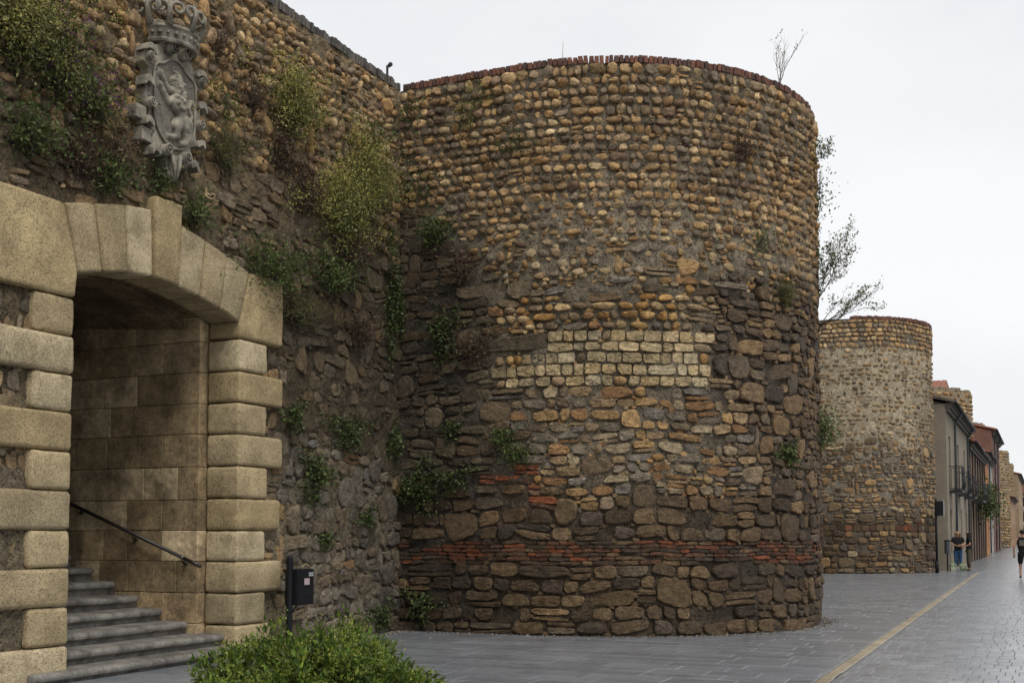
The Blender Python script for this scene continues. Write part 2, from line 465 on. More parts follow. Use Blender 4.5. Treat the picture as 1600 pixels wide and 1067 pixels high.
# ------------------------------------------------------------------ ground
GR = MB().quad((-400, -300, -.012), (500, -300, -.012), (500, 1500, -.012), (-400, 1500, -.012))
tag(GR.build('ground', mat('far_ground', (.13, .13, .13), rough=.8, var=.2, vscale=.4)), kind='structure')
pav = tag(MB().quad((-2, -26, -.006), (24, -26, -.006), (24, 260, -.006), (-2, 260, -.006)).build('pavement', M['bed']), kind='structure')
def box_np(x0, x1, y0, y1, z0, z1, b=.004):
    v = np.array([(x0, y0, z0), (x1, y0, z0), (x1, y1, z0), (x0, y1, z0), (x0, y0, z1 - b), (x1, y0, z1 - b), (x1, y1, z1 - b), (x0, y1, z1 - b),
                  (x0 + b, y0 + b, z1), (x1 - b, y0 + b, z1), (x1 - b, y1 - b, z1), (x0 + b, y1 - b, z1)])
    f = []
    for k in (0, 4):
        for i in range(4):
            a, c = k + i, k + (i + 1) % 4
            f += [(a, c, c + 4), (a, c + 4, a + 4)]
    f += [(8, 9, 10), (8, 10, 11)]
    return v, np.array(f)
def strip_x(y): return 7.80 - (y + 4.2) * .0083
def paving(xa, xb, ya, yb, rowd, ws, name, limit, pal, seed, gap=.003, tilt=.002):
    r = random.Random(seed); L_ = []
    y = ya
    while y < yb:
        d = rowd * r.uniform(.9, 1.1)
        x0 = xa(y) if callable(xa) else xa
        x1 = xb(y) if callable(xb) else xb
        x = x0 - r.uniform(0, ws[1] * .6); first = True
        while x < x1:
            w = r.uniform(*ws)
            a, b = max(x, x0), min(x + w, x1)
            if b - a > .04:
                V, T = box_np(a + gap, b - gap, y + gap, y + d - gap, -.05, r.uniform(-.0015, .0015))
                V[4:, 2] += (V[4:, 0] - a) * r.uniform(-tilt, tilt) + (V[4:, 1] - y) * r.uniform(-tilt, tilt)
                col = np.array(r.choice(pal)) * r.uniform(.9, 1.1)
                P = np.array([(a + b) / 2, y + d / 2, 0]); L_.append((shows(P, np.array([0, 0, 1.0]), (b - a) * d), V, T, col))
            x += w
        y += d
    L_.sort(key=lambda q: -q[0])
    k = 0
    for sc, V, T, col in L_[:limit]:
        if sc <= 0: break
        c = V.mean(0)
        link(name, mesh_np(name, V - c, T, np.tile(col, (len(V), 1)), False, M['slab']), pav, c); k += 1
    Vs, Ts, Cs, off = [], [], [], 0
    for sc, V, T, col in L_[k:]:
        Vs.append(V); Ts.append(T + off); off += len(V); Cs.append(np.tile(col, (len(V), 1)))
    if Vs:
        o = link(name + '_mass', mesh_np(name + '_mass', np.concatenate(Vs), np.concatenate(Ts), np.concatenate(Cs), False, M['slab']), pav)
        o['kind'] = 'stuff'
GP = [(.195, .205, .221), (.182, .192, .207), (.206, .216, .232), (.197, .204, .216), (.178, .187, .201)]
paving(0.0, lambda y: strip_x(y) - .09, -14, 62, .42, (.55, 1.15), 'paving_slab', 300, GP, 3)
paving(lambda y: strip_x(y) + .09, 15.5, -9, 62, .40, (.15, .19), 'paving_sett', 300, [tuple(1.12 * v for v in q) for q in GP], 4, gap=.0035, tilt=.006)
paving(lambda y: strip_x(y) - .075, lambda y: strip_x(y) + .075, -9, 36, .6, (.4, .5), 'border_stone', 120, [(.38, .32, .22), (.35, .295, .205), (.41, .35, .25)], 5)
paving(lambda y: strip_x(y) - .09, lambda y: strip_x(y) + .09, 36, 62, .42, (.55, 1.15), 'border_slab', 0, GP, 8)
paving(6.3, 15.5, 62, 200, 1.2, (1.2, 2.2), 'far_slab', 0, GP, 6)

# ------------------------------------------------------------------ the long city wall
WALL_H = 9.30
wall = thing('city_wall', 'tall old city wall of cobbles and dark rubble with the arched gateway in it', 'wall')
FL = Flat()
def wall_zone(s, z, r):
    n = float(vnoise(s * .5 + 3, z * .5, 21)); zz = z + (n - .5) * 1.2
    if s < -7 : zz += .3
    if -8.75 < s < -3.3 and z < 5.45:
        return rb(w=(.16, .34), h=.03, jit=.3, warp=.03, pal='grey' if r.random() < .6 else 'goldk', lum=1.05, tilt=.05, big=.1, rough=.12)
    if zz > 6.6:
        t = min(1, max(0, (zz - 6.6) / 1.5))
        return dict(w=(.11, .25), p=3.2, e=.6, h=.085, gap=.009, jit=.3, warp=.08, skip=.10 - .06 * t, split=.03, pal='gold' if r.random() < .30 + .4 * t else 'goldk', kind='cobble', lum=.92 + .14 * t, chop=2, tilt=.35, big=.06, rough=.2, edge=.12, fill=.35)
    if zz > 4.9:
        return rb(w=(.14, .36), h=.05, jit=.4, warp=.11, skip=.2, pal='schist' if r.random() < .68 else 'goldk', lum=1.05, tilt=.4, big=.18)
    if zz > 2.9:
        return rb(w=(.16, .44), h=.032, jit=.4, warp=.13, skip=.24, pal='schist' if r.random() < .6 else 'grey', lum=1.0, tilt=.26, big=.22)
    return rb(w=(.16, .40), p=6, e=.34, h=.06, jit=.3, warp=.09, skip=.04, pal='grey' if r.random() < .93 else 'rub', warm=0, lum=1.12, tilt=.3, big=.2)
def in_gate(a, z): return (a > -7.62) & (a < -4.22) & (z < 4.95)
def in_arch(c):
    cs, cz = (c[0] + c[1]) / 2, (c[2] + c[3]) / 2; m = (c[1] - c[0]) * .3
    if -7.75 < cs < -4.1 and cz < 5.2: return True
    return -8.7 < cs < -3.45 + m and 4.3 < cz and c[2] + .05 < 5.28 + .36 * max(0, 1 - ((cs + 5.95) / 1.75) ** 2) or (-6.25 < cs < -5.6 and cz < 5.85 and cz > 4)
cells = lay(-11.0, -.02, 0.0, WALL_H, lambda z: .165 if z > 6.4 else (.19 if z > 4.9 else .22), wall_zone, 31)
masonry(wall, FL, cells, 32, 300, skipf=in_arch, grime=grime_wall)
def wall_mortar(a, z):
    zz = z + (vnoise(a * .5 + 3, z * .5, 21) - .5) * 1.2
    c = lerp3((.14, .113, .076), (.225, .178, .118), sst(5.4, 7.4, zz))
    low = sst(3.3, 2.2, zz)
    c = lerp3((.12, .096, .065), c, sst(4.2, 5.6, zz)) if True else c
    c = c * (1 - low[:, None]) + np.array((.17, .145, .108)) * low[:, None]
    return c * np.array([1.05, 1, .88]) * (0.7 + .6 * vnoise(a * 1.1, z * .6, 77))[:, None]
core(wall, 'mortar_face', FL, -14.0, .25, -.05, WALL_H, .045, wall_mortar, .055, base=0.01, hole=in_gate, grime=grime_wall)
b = MB()
b.box(-6.8, -.12, -4.22, .6, 0, WALL_H - .02).box(-6.8, -.12, -30, -7.62, 0, WALL_H - .02).box(-6.8, -.12, -7.62, -4.22, 5.3, WALL_H - .02).box(-7.6, -6.8, -8.5, -3.5, 0, 6.2)  # last box: end wall out of view, added to keep the passage dark
b.box(-3.5, -.02, .6, 34, 0, 8.9)
b.build('wall_mass', mat('wall_rubble_core', (.13, .105, .075), rough=.95, var=.5, vscale=2.5, bump=[(7, .9, .06), (25, .8, .03)]), wall)
def cap_bricks(parent, surf, s0, s1, z, th, ht, pal, seed, out=.035, deep=.3, hv=.008):
    r = random.Random(seed); s = s0
    while s < s1:
        w = th * r.uniform(.85, 1.12)
        a = np.array([s + .009, s + w - .009]); h = ht + r.uniform(-hv, hv) * 2; o = out + r.uniform(-.014, .014)
        q = [surf.P(a, np.array([z + (0 if r.random() < .9 else -.01)] * 2), d) for d in (o, -deep)]
        lo = np.concatenate([q[0], q[1][::-1]]); hi = lo + np.array([0, 0, h])
        c = lo.mean(0); tiltv = r.uniform(-.012, .012)
        hi[:, :2] += (q[0][1] - q[0][0])[:2] / max(w, 1e-3) * tiltv
        V = np.concatenate([lo, hi]); T = [(0, 1, 5), (0, 5, 4), (1, 2, 6), (1, 6, 5), (2, 3, 7), (2, 7, 6), (3, 0, 4), (3, 4, 7), (4, 5, 6), (4, 6, 7), (0, 3, 2), (0, 2, 1)]
        col = np.array(r.choice(PAL[pal])) * r.uniform(.8, 1.25)
        if shows(c, surf.N(s), .02) > 0 or True:
            link('cap_brick', mesh_np('cap_brick', V - c, T, np.tile(col, (8, 1)), False, M['brick']), parent, c)
        s += w
cap_bricks(wall, FL, -7.4, .1, WALL_H, .085, .135, 'capg', 41)
MB().box(-.9, -.2, -14, .2, WALL_H - .02, WALL_H + .10).build('coping_bed', M['bed'], wall)

# ------------------------------------------------------------------ the near tower
T1 = UTower(2.25, 4.25, 4.05)
TOW_H = 9.33
tower = thing('round_tower', 'near round tower of coursed golden cobbles above dark rubble, brick rimmed', 'tower')
def t1_zone(s, z, r):
    n = float(fbm(s * .8, z * .8, 51, 3)) - .5
    zz = z + n * .7 + r.gauss(0, .11); ss = s + n * 1.4 + r.gauss(0, .22)
    if z > 6.5 + n * .6 + r.gauss(0, .12):
        if ss < .9 and z < 7.3: return rb(w=(.15, .4), pal='schist', h=.05, lum=.95)
        t = min(1, (z - 6.5) / 1.2)
        return dict(w=(.105, .225), p=3.8, e=.5, h=.072, gap=.003 + .007 * (1 - t), gz=.008 * t, jit=.24, warp=.016, skip=.025 + .09 * (1 - t), split=.025, pal='gold' if r.random() < .8 else 'goldk', kind='cobble', lum=1.03, chop=2, tilt=.45, rough=.25, edge=.15, fill=.3)
    if zz > 5.75:
        if ss < 1.3: return rb(w=(.16, .42), h=.05, pal='schist', lum=.9, skip=.12)
        if ss > 7.0: return dict(w=(.12, .28), p=3.4, e=.55, h=.08, pal='goldk', kind='cobble', skip=.08, chop=2, split=.05, warp=.05, fill=.4, rough=.2)
        return dict(w=(.10, .27), p=3.4, e=.55, h=.06, gap=.014, jit=.34, warp=.06, skip=.2, split=.06, pal='pale' if r.random() < .7 else 'gold', kind='cobble', lum=.98, chop=2, tilt=.35, big=.04, rough=.2, edge=.12, fill=.6)
    if zz > 5.45 and 1.3 <= ss < 5.2:
        k = r.random()
        if k < .35: return dict(w=(.12, .25), p=3.4, e=.5, h=.065, gap=.01, jit=.3, warp=.06, skip=.1, split=.05, pal='pale', kind='cobble', chop=2, fill=.5, rough=.2)
        return rb(w=(.16, .5), h=.065, jit=.35, warp=.07, skip=.12, pal='schist' if k < .7 else 'rub', lum=1.2, tilt=.35, big=.14)
    if zz > 4.9 and 1.6 <= ss < 5.2:
        return dict(w=(.14, .32), p=3.3, e=.5, h=.07, gap=.009, jit=.24, warp=.02, skip=.03, split=.02, pal='oval' if r.random() < .7 else 'rub', kind='cobble', lum=1.0, chop=2, tilt=.3, rough=.2, edge=.08, fill=.4)
    if 4.02 < z + r.gauss(0, .04) <= 4.92 + n * .1 and 1.75 - n <= s < 5.5 + n:
        f = (s - 1.7) / 3.9
        if r.random() < .12 + .6 * max(0, .5 - f): return dict(w=(.14, .26), p=3.6, e=.5, h=.06, gap=.01, jit=.2, warp=.02, pal='oval' if r.random() < .5 else 'rub', kind='cobble', chop=2, fill=.3)
        return dict(w=(.17, .34), p=11, e=.2, h=.05, gap=.010, jit=.09, warp=.02, pal='ash', warm=0 if r.random() < .5 else 1, kind='ashlar_block', lum=(.80 + .30 * min(1, f * 1.2)) * r.uniform(.86, 1.08), chop=1 if r.random() < .6 else 0, tilt=.12, rough=.2, edge=.07)
    if zz > 2.15:
        if ss < 1.55:
            return rb(w=(.2, .55), h=.05, jit=.35, warp=.07, skip=.12, split=.1, pal='schist', lum=.85, big=.2)
        if ss > (5.5 if z > 4 else 6.3):
            return rb(w=(.16, .42), h=.065, jit=.3, warp=.06, pal='brown', lum=1.15, big=.2, split=.08)
        if 1.5 < s < 2.6 and 2.1 < z < 2.75 and r.random() < .8:
            return dict(w=(.14, .34), p=7, e=.3, h=.045, gap=.006, jit=.1, warp=.06, split=.75, pal='red', kind='thin_brick', lum=1.0, chop=1, rough=.3, edge=.12)
        k = r.random()
        if k < .14: return dict(w=(.13, .26), p=3.4, e=.5, h=.07, gap=.008, jit=.25, warp=.04, pal='oval', kind='cobble', chop=2, lum=.9, rough=.2, fill=.4)
        return rb(w=(.15, .44), jit=.26, warp=.045, skip=.02, split=.17, pal='rub', lum=1.05, tilt=.2, big=.05)
    if z > 1.53 or z < 1.08:
        return rb(w=(.2, .55), h=.06, warp=.055, split=.14, pal='dark' if r.random() < .7 else 'brown', lum=1.08 + (.12 if z < .5 else 0), big=.07)
    return dict(w=(.14, .40), p=8, e=.3, h=.045, gap=.003, jit=.06, warp=.022, skip=.08, pal='red' if r.random() < .62 else 'brown', kind='thin_brick', lum=.82, chop=1, rough=.2, tilt=.1, edge=.1)
def t1_row(z):
    if 1.08 < z < 1.5: return .066
    if z < 2.15: return .225
    if z < 4.17: return .175
    if z < 4.9: return .182
    if z < 5.5: return .17
    if z < 6.4: return .155
    return .163
cells = lay(.0, 12.6, 0.0, TOW_H, t1_row, t1_zone, 61)
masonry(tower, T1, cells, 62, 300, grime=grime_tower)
def t1_mortar(a, z):
    n = fbm(a * .8, z * .8, 51, 3) - .5
    zz = z + n * .5
    c = lerp3((.095, .07, .046), (.175, .143, .10), sst(2.0, 2.7, zz))
    c = lerp3(c, (.26, .215, .15), sst(5.4, 6.3, zz))
    c = lerp3(c, (.175, .14, .095), sst(6.9, 7.8, zz))
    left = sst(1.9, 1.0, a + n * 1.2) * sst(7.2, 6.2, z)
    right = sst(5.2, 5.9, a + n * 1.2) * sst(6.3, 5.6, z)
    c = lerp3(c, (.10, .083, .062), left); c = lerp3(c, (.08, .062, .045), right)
    return c
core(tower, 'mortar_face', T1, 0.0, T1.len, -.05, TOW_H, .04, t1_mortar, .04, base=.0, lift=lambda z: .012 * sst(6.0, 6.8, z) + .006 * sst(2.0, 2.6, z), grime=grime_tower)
cap_bricks(tower, T1, .05, 13.2, TOW_H, .082, .115, 'cap', 42, out=.04, hv=.004)
def deck(parent, t, z, inset, name='roof_deck', m=None):
    pts = [tuple(t.P(np.array([s]), np.array([0.0]), -inset)[0][:2]) for s in np.linspace(0, t.len, 40)]
    MB().prism(pts, z - .1, z, axis=2).build(name, m or M['bed'], parent)
deck(tower, T1, TOW_H + .07, .22)

# ------------------------------------------------------------------ gateway
gate = thing('stone_gateway', 'arched gateway of rusticated golden limestone blocks opening onto stairs', 'gateway', (0, -5.9, 0))
def colored(o, col):
    me = o.data
    at = me.color_attributes.new('Col', 'FLOAT_COLOR', 'POINT')
    at.data.foreach_set('color', np.tile(np.array([*col, 1.0], np.float32), (len(me.vertices), 1)).ravel())
    return o
def lime(): 
    b = random.choice([(.47, .37, .215), (.43, .335, .19), (.49, .40, .25), (.45, .345, .185), (.41, .33, .20)])
    k = random.uniform(.82, 1.08); return tuple(c * k for c in b)
def gblock(poly, x0, x1, name, bev=.048, mt='lime', col=None, seg=5, off=(0, -5.9, 0)):
    poly = [(y - off[1], z) for y, z in poly]
    o = MB().prism(poly, x0, x1, 0).build(name, M[mt], gate, bevel=bev, seg=3 if mt == 'lime' else seg, smooth=True, sub=2 if mt == 'lime' else 0, rough=.0055 if mt == 'lime' else 0)
    return colored(o, col or lime())
def rect(y0, y1, z0, z1): return [(y0, z0), (y1, z0), (y1, z1), (y0, z1)]
rows = [0, .40, .83, 1.26, 1.68, 2.12, 2.56, 3.0, 3.43, 3.86, 4.30]
g = .006
for i in range(10):
    z0, z1 = rows[i] + g, rows[i + 1] - g
    lng = i % 2 == 0
    wR = 1.02 if lng else .66
    if i == 0: wR = .78; 
    j = lambda: random.uniform(-.02, .02)
    gblock(rect(-4.41, -4.41 + wR + j(), z0, z1), -.43, .12 + j() * .4, 'quoin')
    wL = 1.15 if lng else .60
    gblock(rect(-7.43 - wL - j(), -7.43, z0, z1), -.43, .12 + j() * .4, 'quoin')
    if lng and i > 0:                                    # the long courses are made of two stones on some rows
        pass
gblock([(-7.43, 4.31), (-7.40, 4.60), (-7.625, 5.36), (-8.62, 5.36), (-8.62, 4.31)], -.43, .13, 'springer', .048)
gblock([(-4.41, 4.31), (-3.41, 4.31), (-3.41, 5.30), (-4.185, 5.25), (-4.40, 4.55)], -.43, .13, 'springer', .055)
J = [((-7.61, 5.37), (-7.39, 4.60)), ((-7.15, 5.47), (-7.0, 4.69)), ((-6.66, 5.58), (-6.58, 4.77)), ((-6.18, 5.64), (-6.15, 4.80)), ((-5.65, 5.58), (-5.70, 4.77)), ((-5.15, 5.49), (-5.25, 4.71)), ((-4.69, 5.38), (-4.83, 4.63)), ((-4.20, 5.25), (-4.41, 4.52))]
for i in range(7):
    (a, b), (c, d) = J[i], J[i + 1]
    t0, t1 = a[1], c[1]
    nm = 'voussoir'
    if i == 3: t0 = t1 = 5.82; nm = 'keystone'
    e = .007
    gblock([(b[0] + e, b[1]), (d[0] - e, d[1]), (c[0] - e, t1), (a[0] + e, t0)], -.40, .16 if i == 3 else .12, nm, .042)
# inner ring behind the face ring, a little higher, and the impost pieces under it
for i in range(7):
    (a, b), (c, d) = J[i], J[i + 1]
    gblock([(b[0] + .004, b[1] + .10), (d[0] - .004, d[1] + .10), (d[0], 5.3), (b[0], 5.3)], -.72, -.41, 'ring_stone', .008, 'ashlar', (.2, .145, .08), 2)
# side wall of the passage in ashlar, block by block
zr = [0, .42, .83, 1.26, 1.68, 2.10, 2.55, 3.0, 3.42, 3.85, 4.28, 4.62, 5.1]
for i in range(len(zr) - 1):
    x = -.44 + 0.0
    first = True
    while x > -6.7:
        w = random.uniform(.38, .68) if not first else random.choice((.36, .62))
        dp = max(.55, 1 - (-x) * .05)
        k = random.uniform(1.0, 1.4)
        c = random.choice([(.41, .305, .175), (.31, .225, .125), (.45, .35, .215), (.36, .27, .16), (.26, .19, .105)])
        zt = zr[i + 1]
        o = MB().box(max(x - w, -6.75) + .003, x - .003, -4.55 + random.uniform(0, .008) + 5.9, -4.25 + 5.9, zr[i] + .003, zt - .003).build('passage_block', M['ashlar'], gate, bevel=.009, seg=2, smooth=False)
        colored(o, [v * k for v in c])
        x -= w; first = False
MB().box(-6.78, -.5, -7.75 + 5.9, -7.43 + 5.9, 0, 5.2).build('passage_side', M['ashlar'], gate)
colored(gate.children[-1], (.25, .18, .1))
# shallow vault, rising a little inward
def vz(y, x): 
    t = (y + 5.98) / 1.45
    return 4.43 + .40 * (1 - t * t) + (-x - .44) * .07
ny = 8
for k in range(ny):
    y0 = -7.43 + (2.90) * k / ny; y1 = -7.43 + 2.90 * (k + 1) / ny
    x = -.73 - random.uniform(0, .5)
    xs = [-.73]
    while xs[-1] > -6.7: xs.append(xs[-1] - random.uniform(.6, 1.2))
    for a, c in zip(xs[:-1], xs[1:]):
        v = []
        for x in (a - .006, c + .006):
            for y in (y0 + .005, y1 - .005):
                v.append((x, y + 5.9, vz(y, x)))
        v += [(p[0], p[1], p[2] + .3) for p in v]
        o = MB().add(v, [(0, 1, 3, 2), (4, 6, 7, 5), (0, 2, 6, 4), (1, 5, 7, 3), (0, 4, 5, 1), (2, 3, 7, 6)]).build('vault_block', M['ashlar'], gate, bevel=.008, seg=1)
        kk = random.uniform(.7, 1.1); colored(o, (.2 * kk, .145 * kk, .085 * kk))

# ------------------------------------------------------------------ stairs with moulded treads
stair = thing('stone_staircase', 'worn grey stone steps with rounded nosings climbing into the archway', 'staircase', (0, -5.9, 0))
steps = [(.22, .13, -8.02, -4.05), (-.12, .29, -7.40, -4.28), (-.56, .45, -7.42, -4.57), (-1.0, .615, -7.42, -4.57), (-1.42, .785, -7.42, -4.57), (-1.84, .97, -7.42, -4.57), (-2.25, 1.16, -7.42, -4.57)]
for k in range(7): steps.append((-2.65 - .41 * k, 1.34 + .18 * k, -7.42, -4.57))
prof = [(-.56, 0.0), (-.03, 0.0), (.02, -.008), (.045, -.03), (.05, -.055), (.04, -.08), (.012, -.095), (-.012, -.098), (-.02, -.112), (-.035, -.125), (-.04, -.20)]
for i, (xf, zt, ya, yb) in enumerate(steps):
    cuts = [ya]
    while cuts[-1] < yb - 1.25: cuts.append(cuts[-1] + random.uniform(.75, 1.15))
    cuts.append(yb)
    for a, c in zip(cuts[:-1], cuts[1:]):
        v = []; f = []
        ys = list(np.linspace(a + .003, c - .003, 5)); ends = []
        st = [(y, 0.0) for y in ys]
        if c == yb: st = [(y, 0.0) for y in ys[:-1]] + [(c - .11, 0), (c - .05, -.012), (c - .015, -.045), (c, -.11)]
        if a == ya and i == 0: st = [(a, -.11), (a + .015, -.045), (a + .05, -.012), (a + .11, 0)] + st[1:]
        dz = random.uniform(-.004, .004)
        for y, back in st:
            w = random.uniform(-.003, .003)
            for (px, pz) in prof:
                v.append((xf + px + (back if px > -.3 else 0) + w, y + 5.9, max(zt + pz + dz, -.02)))
        n = len(prof)
        for q in range(len(st) - 1):
            for k in range(n - 1):
                f.append((q * n + k, q * n + k + 1, (q + 1) * n + k + 1, (q + 1) * n + k))
        f.append(tuple(range(n))); f.append(tuple((len(st) - 1) * n + k for k in range(n)))
        MB().add(v, f).build('step_slab', M['step'], stair, smooth=True).data.set_sharp_from_angle(angle=rad(38))
for xf, zt, ya, yb in steps[1:]:
    MB().box(xf - .62, xf - .045, ya + 5.9, yb + 5.9, -.02, zt - .1).build('step_core', M['step'], stair)

rail = thing('handrail', 'dark brown tubular handrail fixed to the side wall of the passage', 'handrail', (-.33, -4.65, 1.2))
r0, r1 = Vector((.03, 0, 0)), Vector((-3.2, 0, 1.20))
MB().tube([r0, r0.lerp(r1, .09)], .026, 10).build('grip', M['rail'], rail, smooth=True)
MB().tube([r0.lerp(r1, .10), r1], .026, 10).build('rail', M['rail'], rail, smooth=True)
MB().tube([r0.lerp(r1, .085), r0.lerp(r1, .105)], .0215, 10).build('joint', M['steel'], rail, smooth=True)
for t in (.10, .37, .68, .95):
    p = r0.lerp(r1, t)
    b = MB().tube([p + Vector((0, 0, -.02)), p + Vector((0, .01, -.06)), p + Vector((-.01, .05, -.085)), p + Vector((-.01, .10, -.08))], .009, 6)
    b.tube([p + Vector((-.01, .075, -.08)), p + Vector((-.01, .10, -.08))], .03, 8)
    b.build('bracket', M['rail'], rail, smooth=True)

# ------------------------------------------------------------------ coat of arms
M['field'] = mat('carved_field', (.19, .172, .14), rough=0.95, var=0.4, vscale=6, tint=((.06, .055, .045), 6, .5, .7), bump=[(50, .8, .012)])
arms = thing('coat_of_arms', 'carved grey stone shield with crown and lion on the wall above the arch', 'coat of arms', (0, -5.93, 6.05))
def AY(pts): return [(y, z) for y, z in pts]
out = [(0, .0), (.10, .10), (.16, .30), (.30, .24), (.44, .40), (.36, .55), (.50, .62), (.47, .82), (.56, .90), (.57, 1.12), (.46, 1.18), (.48, 1.36), (.60, 1.42), (.58, 1.62), (.42, 1.60), (.36, 1.72), (.18, 1.80), (0, 1.82)]
out = out + [(-y, z) for y, z in out[-2:0:-1]]
o = MB().prism(out, .03, .20, 0).build('shield_plate', M['carved'], arms, bevel=.018, seg=2, smooth=False)
inn = [(0, .42), (.2, .48), (.33, .60), (.42, .80), (.40, 1.05), (.43, 1.28), (.40, 1.46), (.24, 1.50), (.12, 1.60), (0, 1.63)]
def chaik(p, n=2, closed=True):
    for _ in range(n):
        q = []
        for i in range(len(p) if closed else len(p) - 1):
            a, b = Vector(p[i]), Vector(p[(i + 1) % len(p)])
            q += [a * .75 + b * .25, a * .25 + b * .75]
        p = q
    return p
inn = inn + [(-y, z) for y, z in inn[-2:0:-1]]
ci = chaik([(0, *p) for p in inn], 2)
MB().prism([(p[1], p[2]) for p in ci], .2, .215, 0).build('field', M['field'], arms)
MB().tube([(.225, p[1], p[2]) for p in ci] + [(.225, ci[0][1], ci[0][2])], .017, 8, cap=False).build('border', M['carved'], arms, smooth=True)
def scroll(cy, cz, r, L_, hand, x=.22, turns=1.6, tilt=0.0, vert=True, name='scroll'):
    """a rolled strap: a drum along the edge with a spiral on its end"""
    b = MB()
    b.tube([(x - .10, cy, cz), (x + L_, cy, cz)], r, 14)
    pts = []
    for k in range(26):
        a = hand * k / 25 * turns * 2 * math.pi; rr = r * (1.05 - .85 * k / 25)
        pts.append((x + L_ + .01 + .012 * k / 25, cy + rr * math.cos(a), cz + rr * math.sin(a)))
    b.tube(pts, .011, 6)
    return b.build(name, M['carved'], arms, smooth=True)
for sx in (-1, 1):
    scroll(sx * .50, .90, .065, .05, sx); scroll(sx * .19, .36, .075, .07, -sx); scroll(sx * .52, 1.50, .06, .04, sx); scroll(sx * .14, 1.74, .085, .09, sx)
    # straps that curl out of the frame
    for (y0, z0, y1, z1, y2, z2) in [(.40, 1.62, .58, 1.66, .66, 1.52), (.46, 1.20, .62, 1.22, .64, 1.06), (.44, .66, .60, .70, .60, .56), (.30, .34, .46, .36, .47, .20)]:
        pr = [(y0, z0), (y0 + (y1 - y0) * .5, z0 + .05), (y1, z1), (y2, z2), (y1 - .05, z1 - .05), (y0, z0 - .10)]
        pr = chaik([(0, *p) for p in pr], 2)
        MB().prism([(sx * p[1], p[2]) for p in pr], .10, .27, 0).build('strap', M['carved'], arms, bevel=.008, seg=1)
tip = chaik([(0, *p) for p in [(-.10, .34), (.10, .34), (.06, .12), (.0, -.06), (-.06, .12)]], 2)
MB().prism([(p[1], p[2]) for p in tip], .08, .24, 0).build('pendant', M['carved'], arms, bevel=.012, seg=2)
for sx in (-1, 1):
    MB().tube([(.24, sx * .10, .36), (.27, sx * .05, .18), (.25, sx * .015, .02)], [.03, .026, .012], 8).build('pendant_rib', M['carved'], arms, smooth=True)
# stone lugs that tie the shield into the wall
for y, z in ((-.62, .74), (-.50, .48)):
    MB().box(.0, .20, y - .10, y + .10, z - .09, z + .09).build('lug', M['carved'], arms, bevel=.012)
# lion in relief: swelling limbs on a fine grid
caps = [  # y0 z0 r0  y1 z1 r1
    (.02, 1.36, .085, .03, 1.30, .085), (-.05, 1.345, .055, -.08, 1.33, .04), (-.07, 1.31, .03, -.06, 1.285, .035),
    (.04, 1.24, .11, .04, 1.02, .135), (.04, 1.02, .12, .10, .88, .085), (.10, .88, .085, .20, .80, .115),
    (.20, .80, .11, .24, .64, .07), (.24, .64, .06, .20, .56, .05), (.20, .555, .05, .12, .53, .045),
    (.10, .84, .09, .02, .74, .085), (.02, .74, .075, .04, .60, .05), (.04, .60, .048, -.06, .575, .042), (-.06, .575, .04, -.13, .57, .034),
    (-.04, 1.08, .07, -.15, 1.02, .05), (-.15, 1.02, .05, -.26, 1.13, .042), (-.26, 1.13, .04, -.31, 1.20, .045),
    (-.03, 1.20, .06, -.16, 1.18, .045), (-.16, 1.18, .045, -.26, 1.29, .04), (-.26, 1.29, .04, -.30, 1.36, .043),
    (.28, .84, .03, .34, .96, .024), (.34, .96, .024, .27, 1.06, .024), (.27, 1.06, .024, .32, 1.16, .03), (.32, 1.16, .032, .38, 1.12, .03),
    (-.03, 1.45, .03, .08, 1.45, .03), (-.03, 1.45, .02, -.04, 1.52, .014), (.025, 1.46, .02, .025, 1.535, .014), (.08, 1.45, .02, .09, 1.52, .014),
]
for (py, pz) in ((-.31, 1.20), (-.30, 1.36), (.12, .53), (-.13, .57)):
    for k in range(4): caps.append((py - .01, pz + (k - 1.5) * .024, .015, py - .05, pz + (k - 1.5) * .028 + .01, .012))
ngy, ngz = 110, 150
gy, gz = np.meshgrid(np.linspace(-.40, .42, ngy), np.linspace(.46, 1.58, ngz), indexing='ij')
H_ = np.zeros_like(gy)
for y0, z0, ra, y1, z1, rb in caps:
    dy, dz = y1 - y0, z1 - z0
    t = np.clip(((gy - y0) * dy + (gz - z0) * dz) / (dy * dy + dz * dz + 1e-9), 0, 1)
    rr = ra + (rb - ra) * t
    d2 = (gy - y0 - dy * t) ** 2 + (gz - z0 - dz * t) ** 2
    h = np.sqrt(np.maximum(rr * rr - d2, 0)) * .95
    H_ = np.maximum(H_, h) + .18 * np.minimum(H_, h)
H_ = .10 * (1 - np.exp(-H_ / .065))
R2 = random.Random(5)
for k in range(60):                                    # curls of the mane
    a = R2.uniform(0, 6.28); q = math.sqrt(R2.random())
    cy_, cz_ = .045 + .14 * q * math.cos(a), 1.14 + .19 * q * math.sin(a)
    d2 = (gy - cy_) ** 2 + ((gz - cz_) * .8) ** 2
    H_ += np.where(H_ > .02, .016 * np.exp(-d2 / .00030), 0)
for ey, ez in ((-.035, 1.375),):
    H_ -= .025 * np.exp(-((gy - ey) ** 2 + (gz - ez) ** 2) / .0002) * (H_ > .02)
H_ -= .02 * np.exp(-((gy + .075) ** 2 / .0012 + (gz - 1.315) ** 2 / .00006)) * (H_ > .01)
idx = np.arange(ngy * ngz).reshape(ngy, ngz)
q = idx[:-1, :-1].ravel(); keep = np.maximum.reduce([H_.ravel()[q], H_.ravel()[q + ngz], H_.ravel()[q + 1], H_.ravel()[q + ngz + 1]]) > .002
q = q[keep]
T = np.concatenate([np.stack([q, q + ngz, q + ngz + 1], -1), np.stack([q, q + ngz + 1, q + 1], -1)])
arms.scale = (1.0, .93, .95)
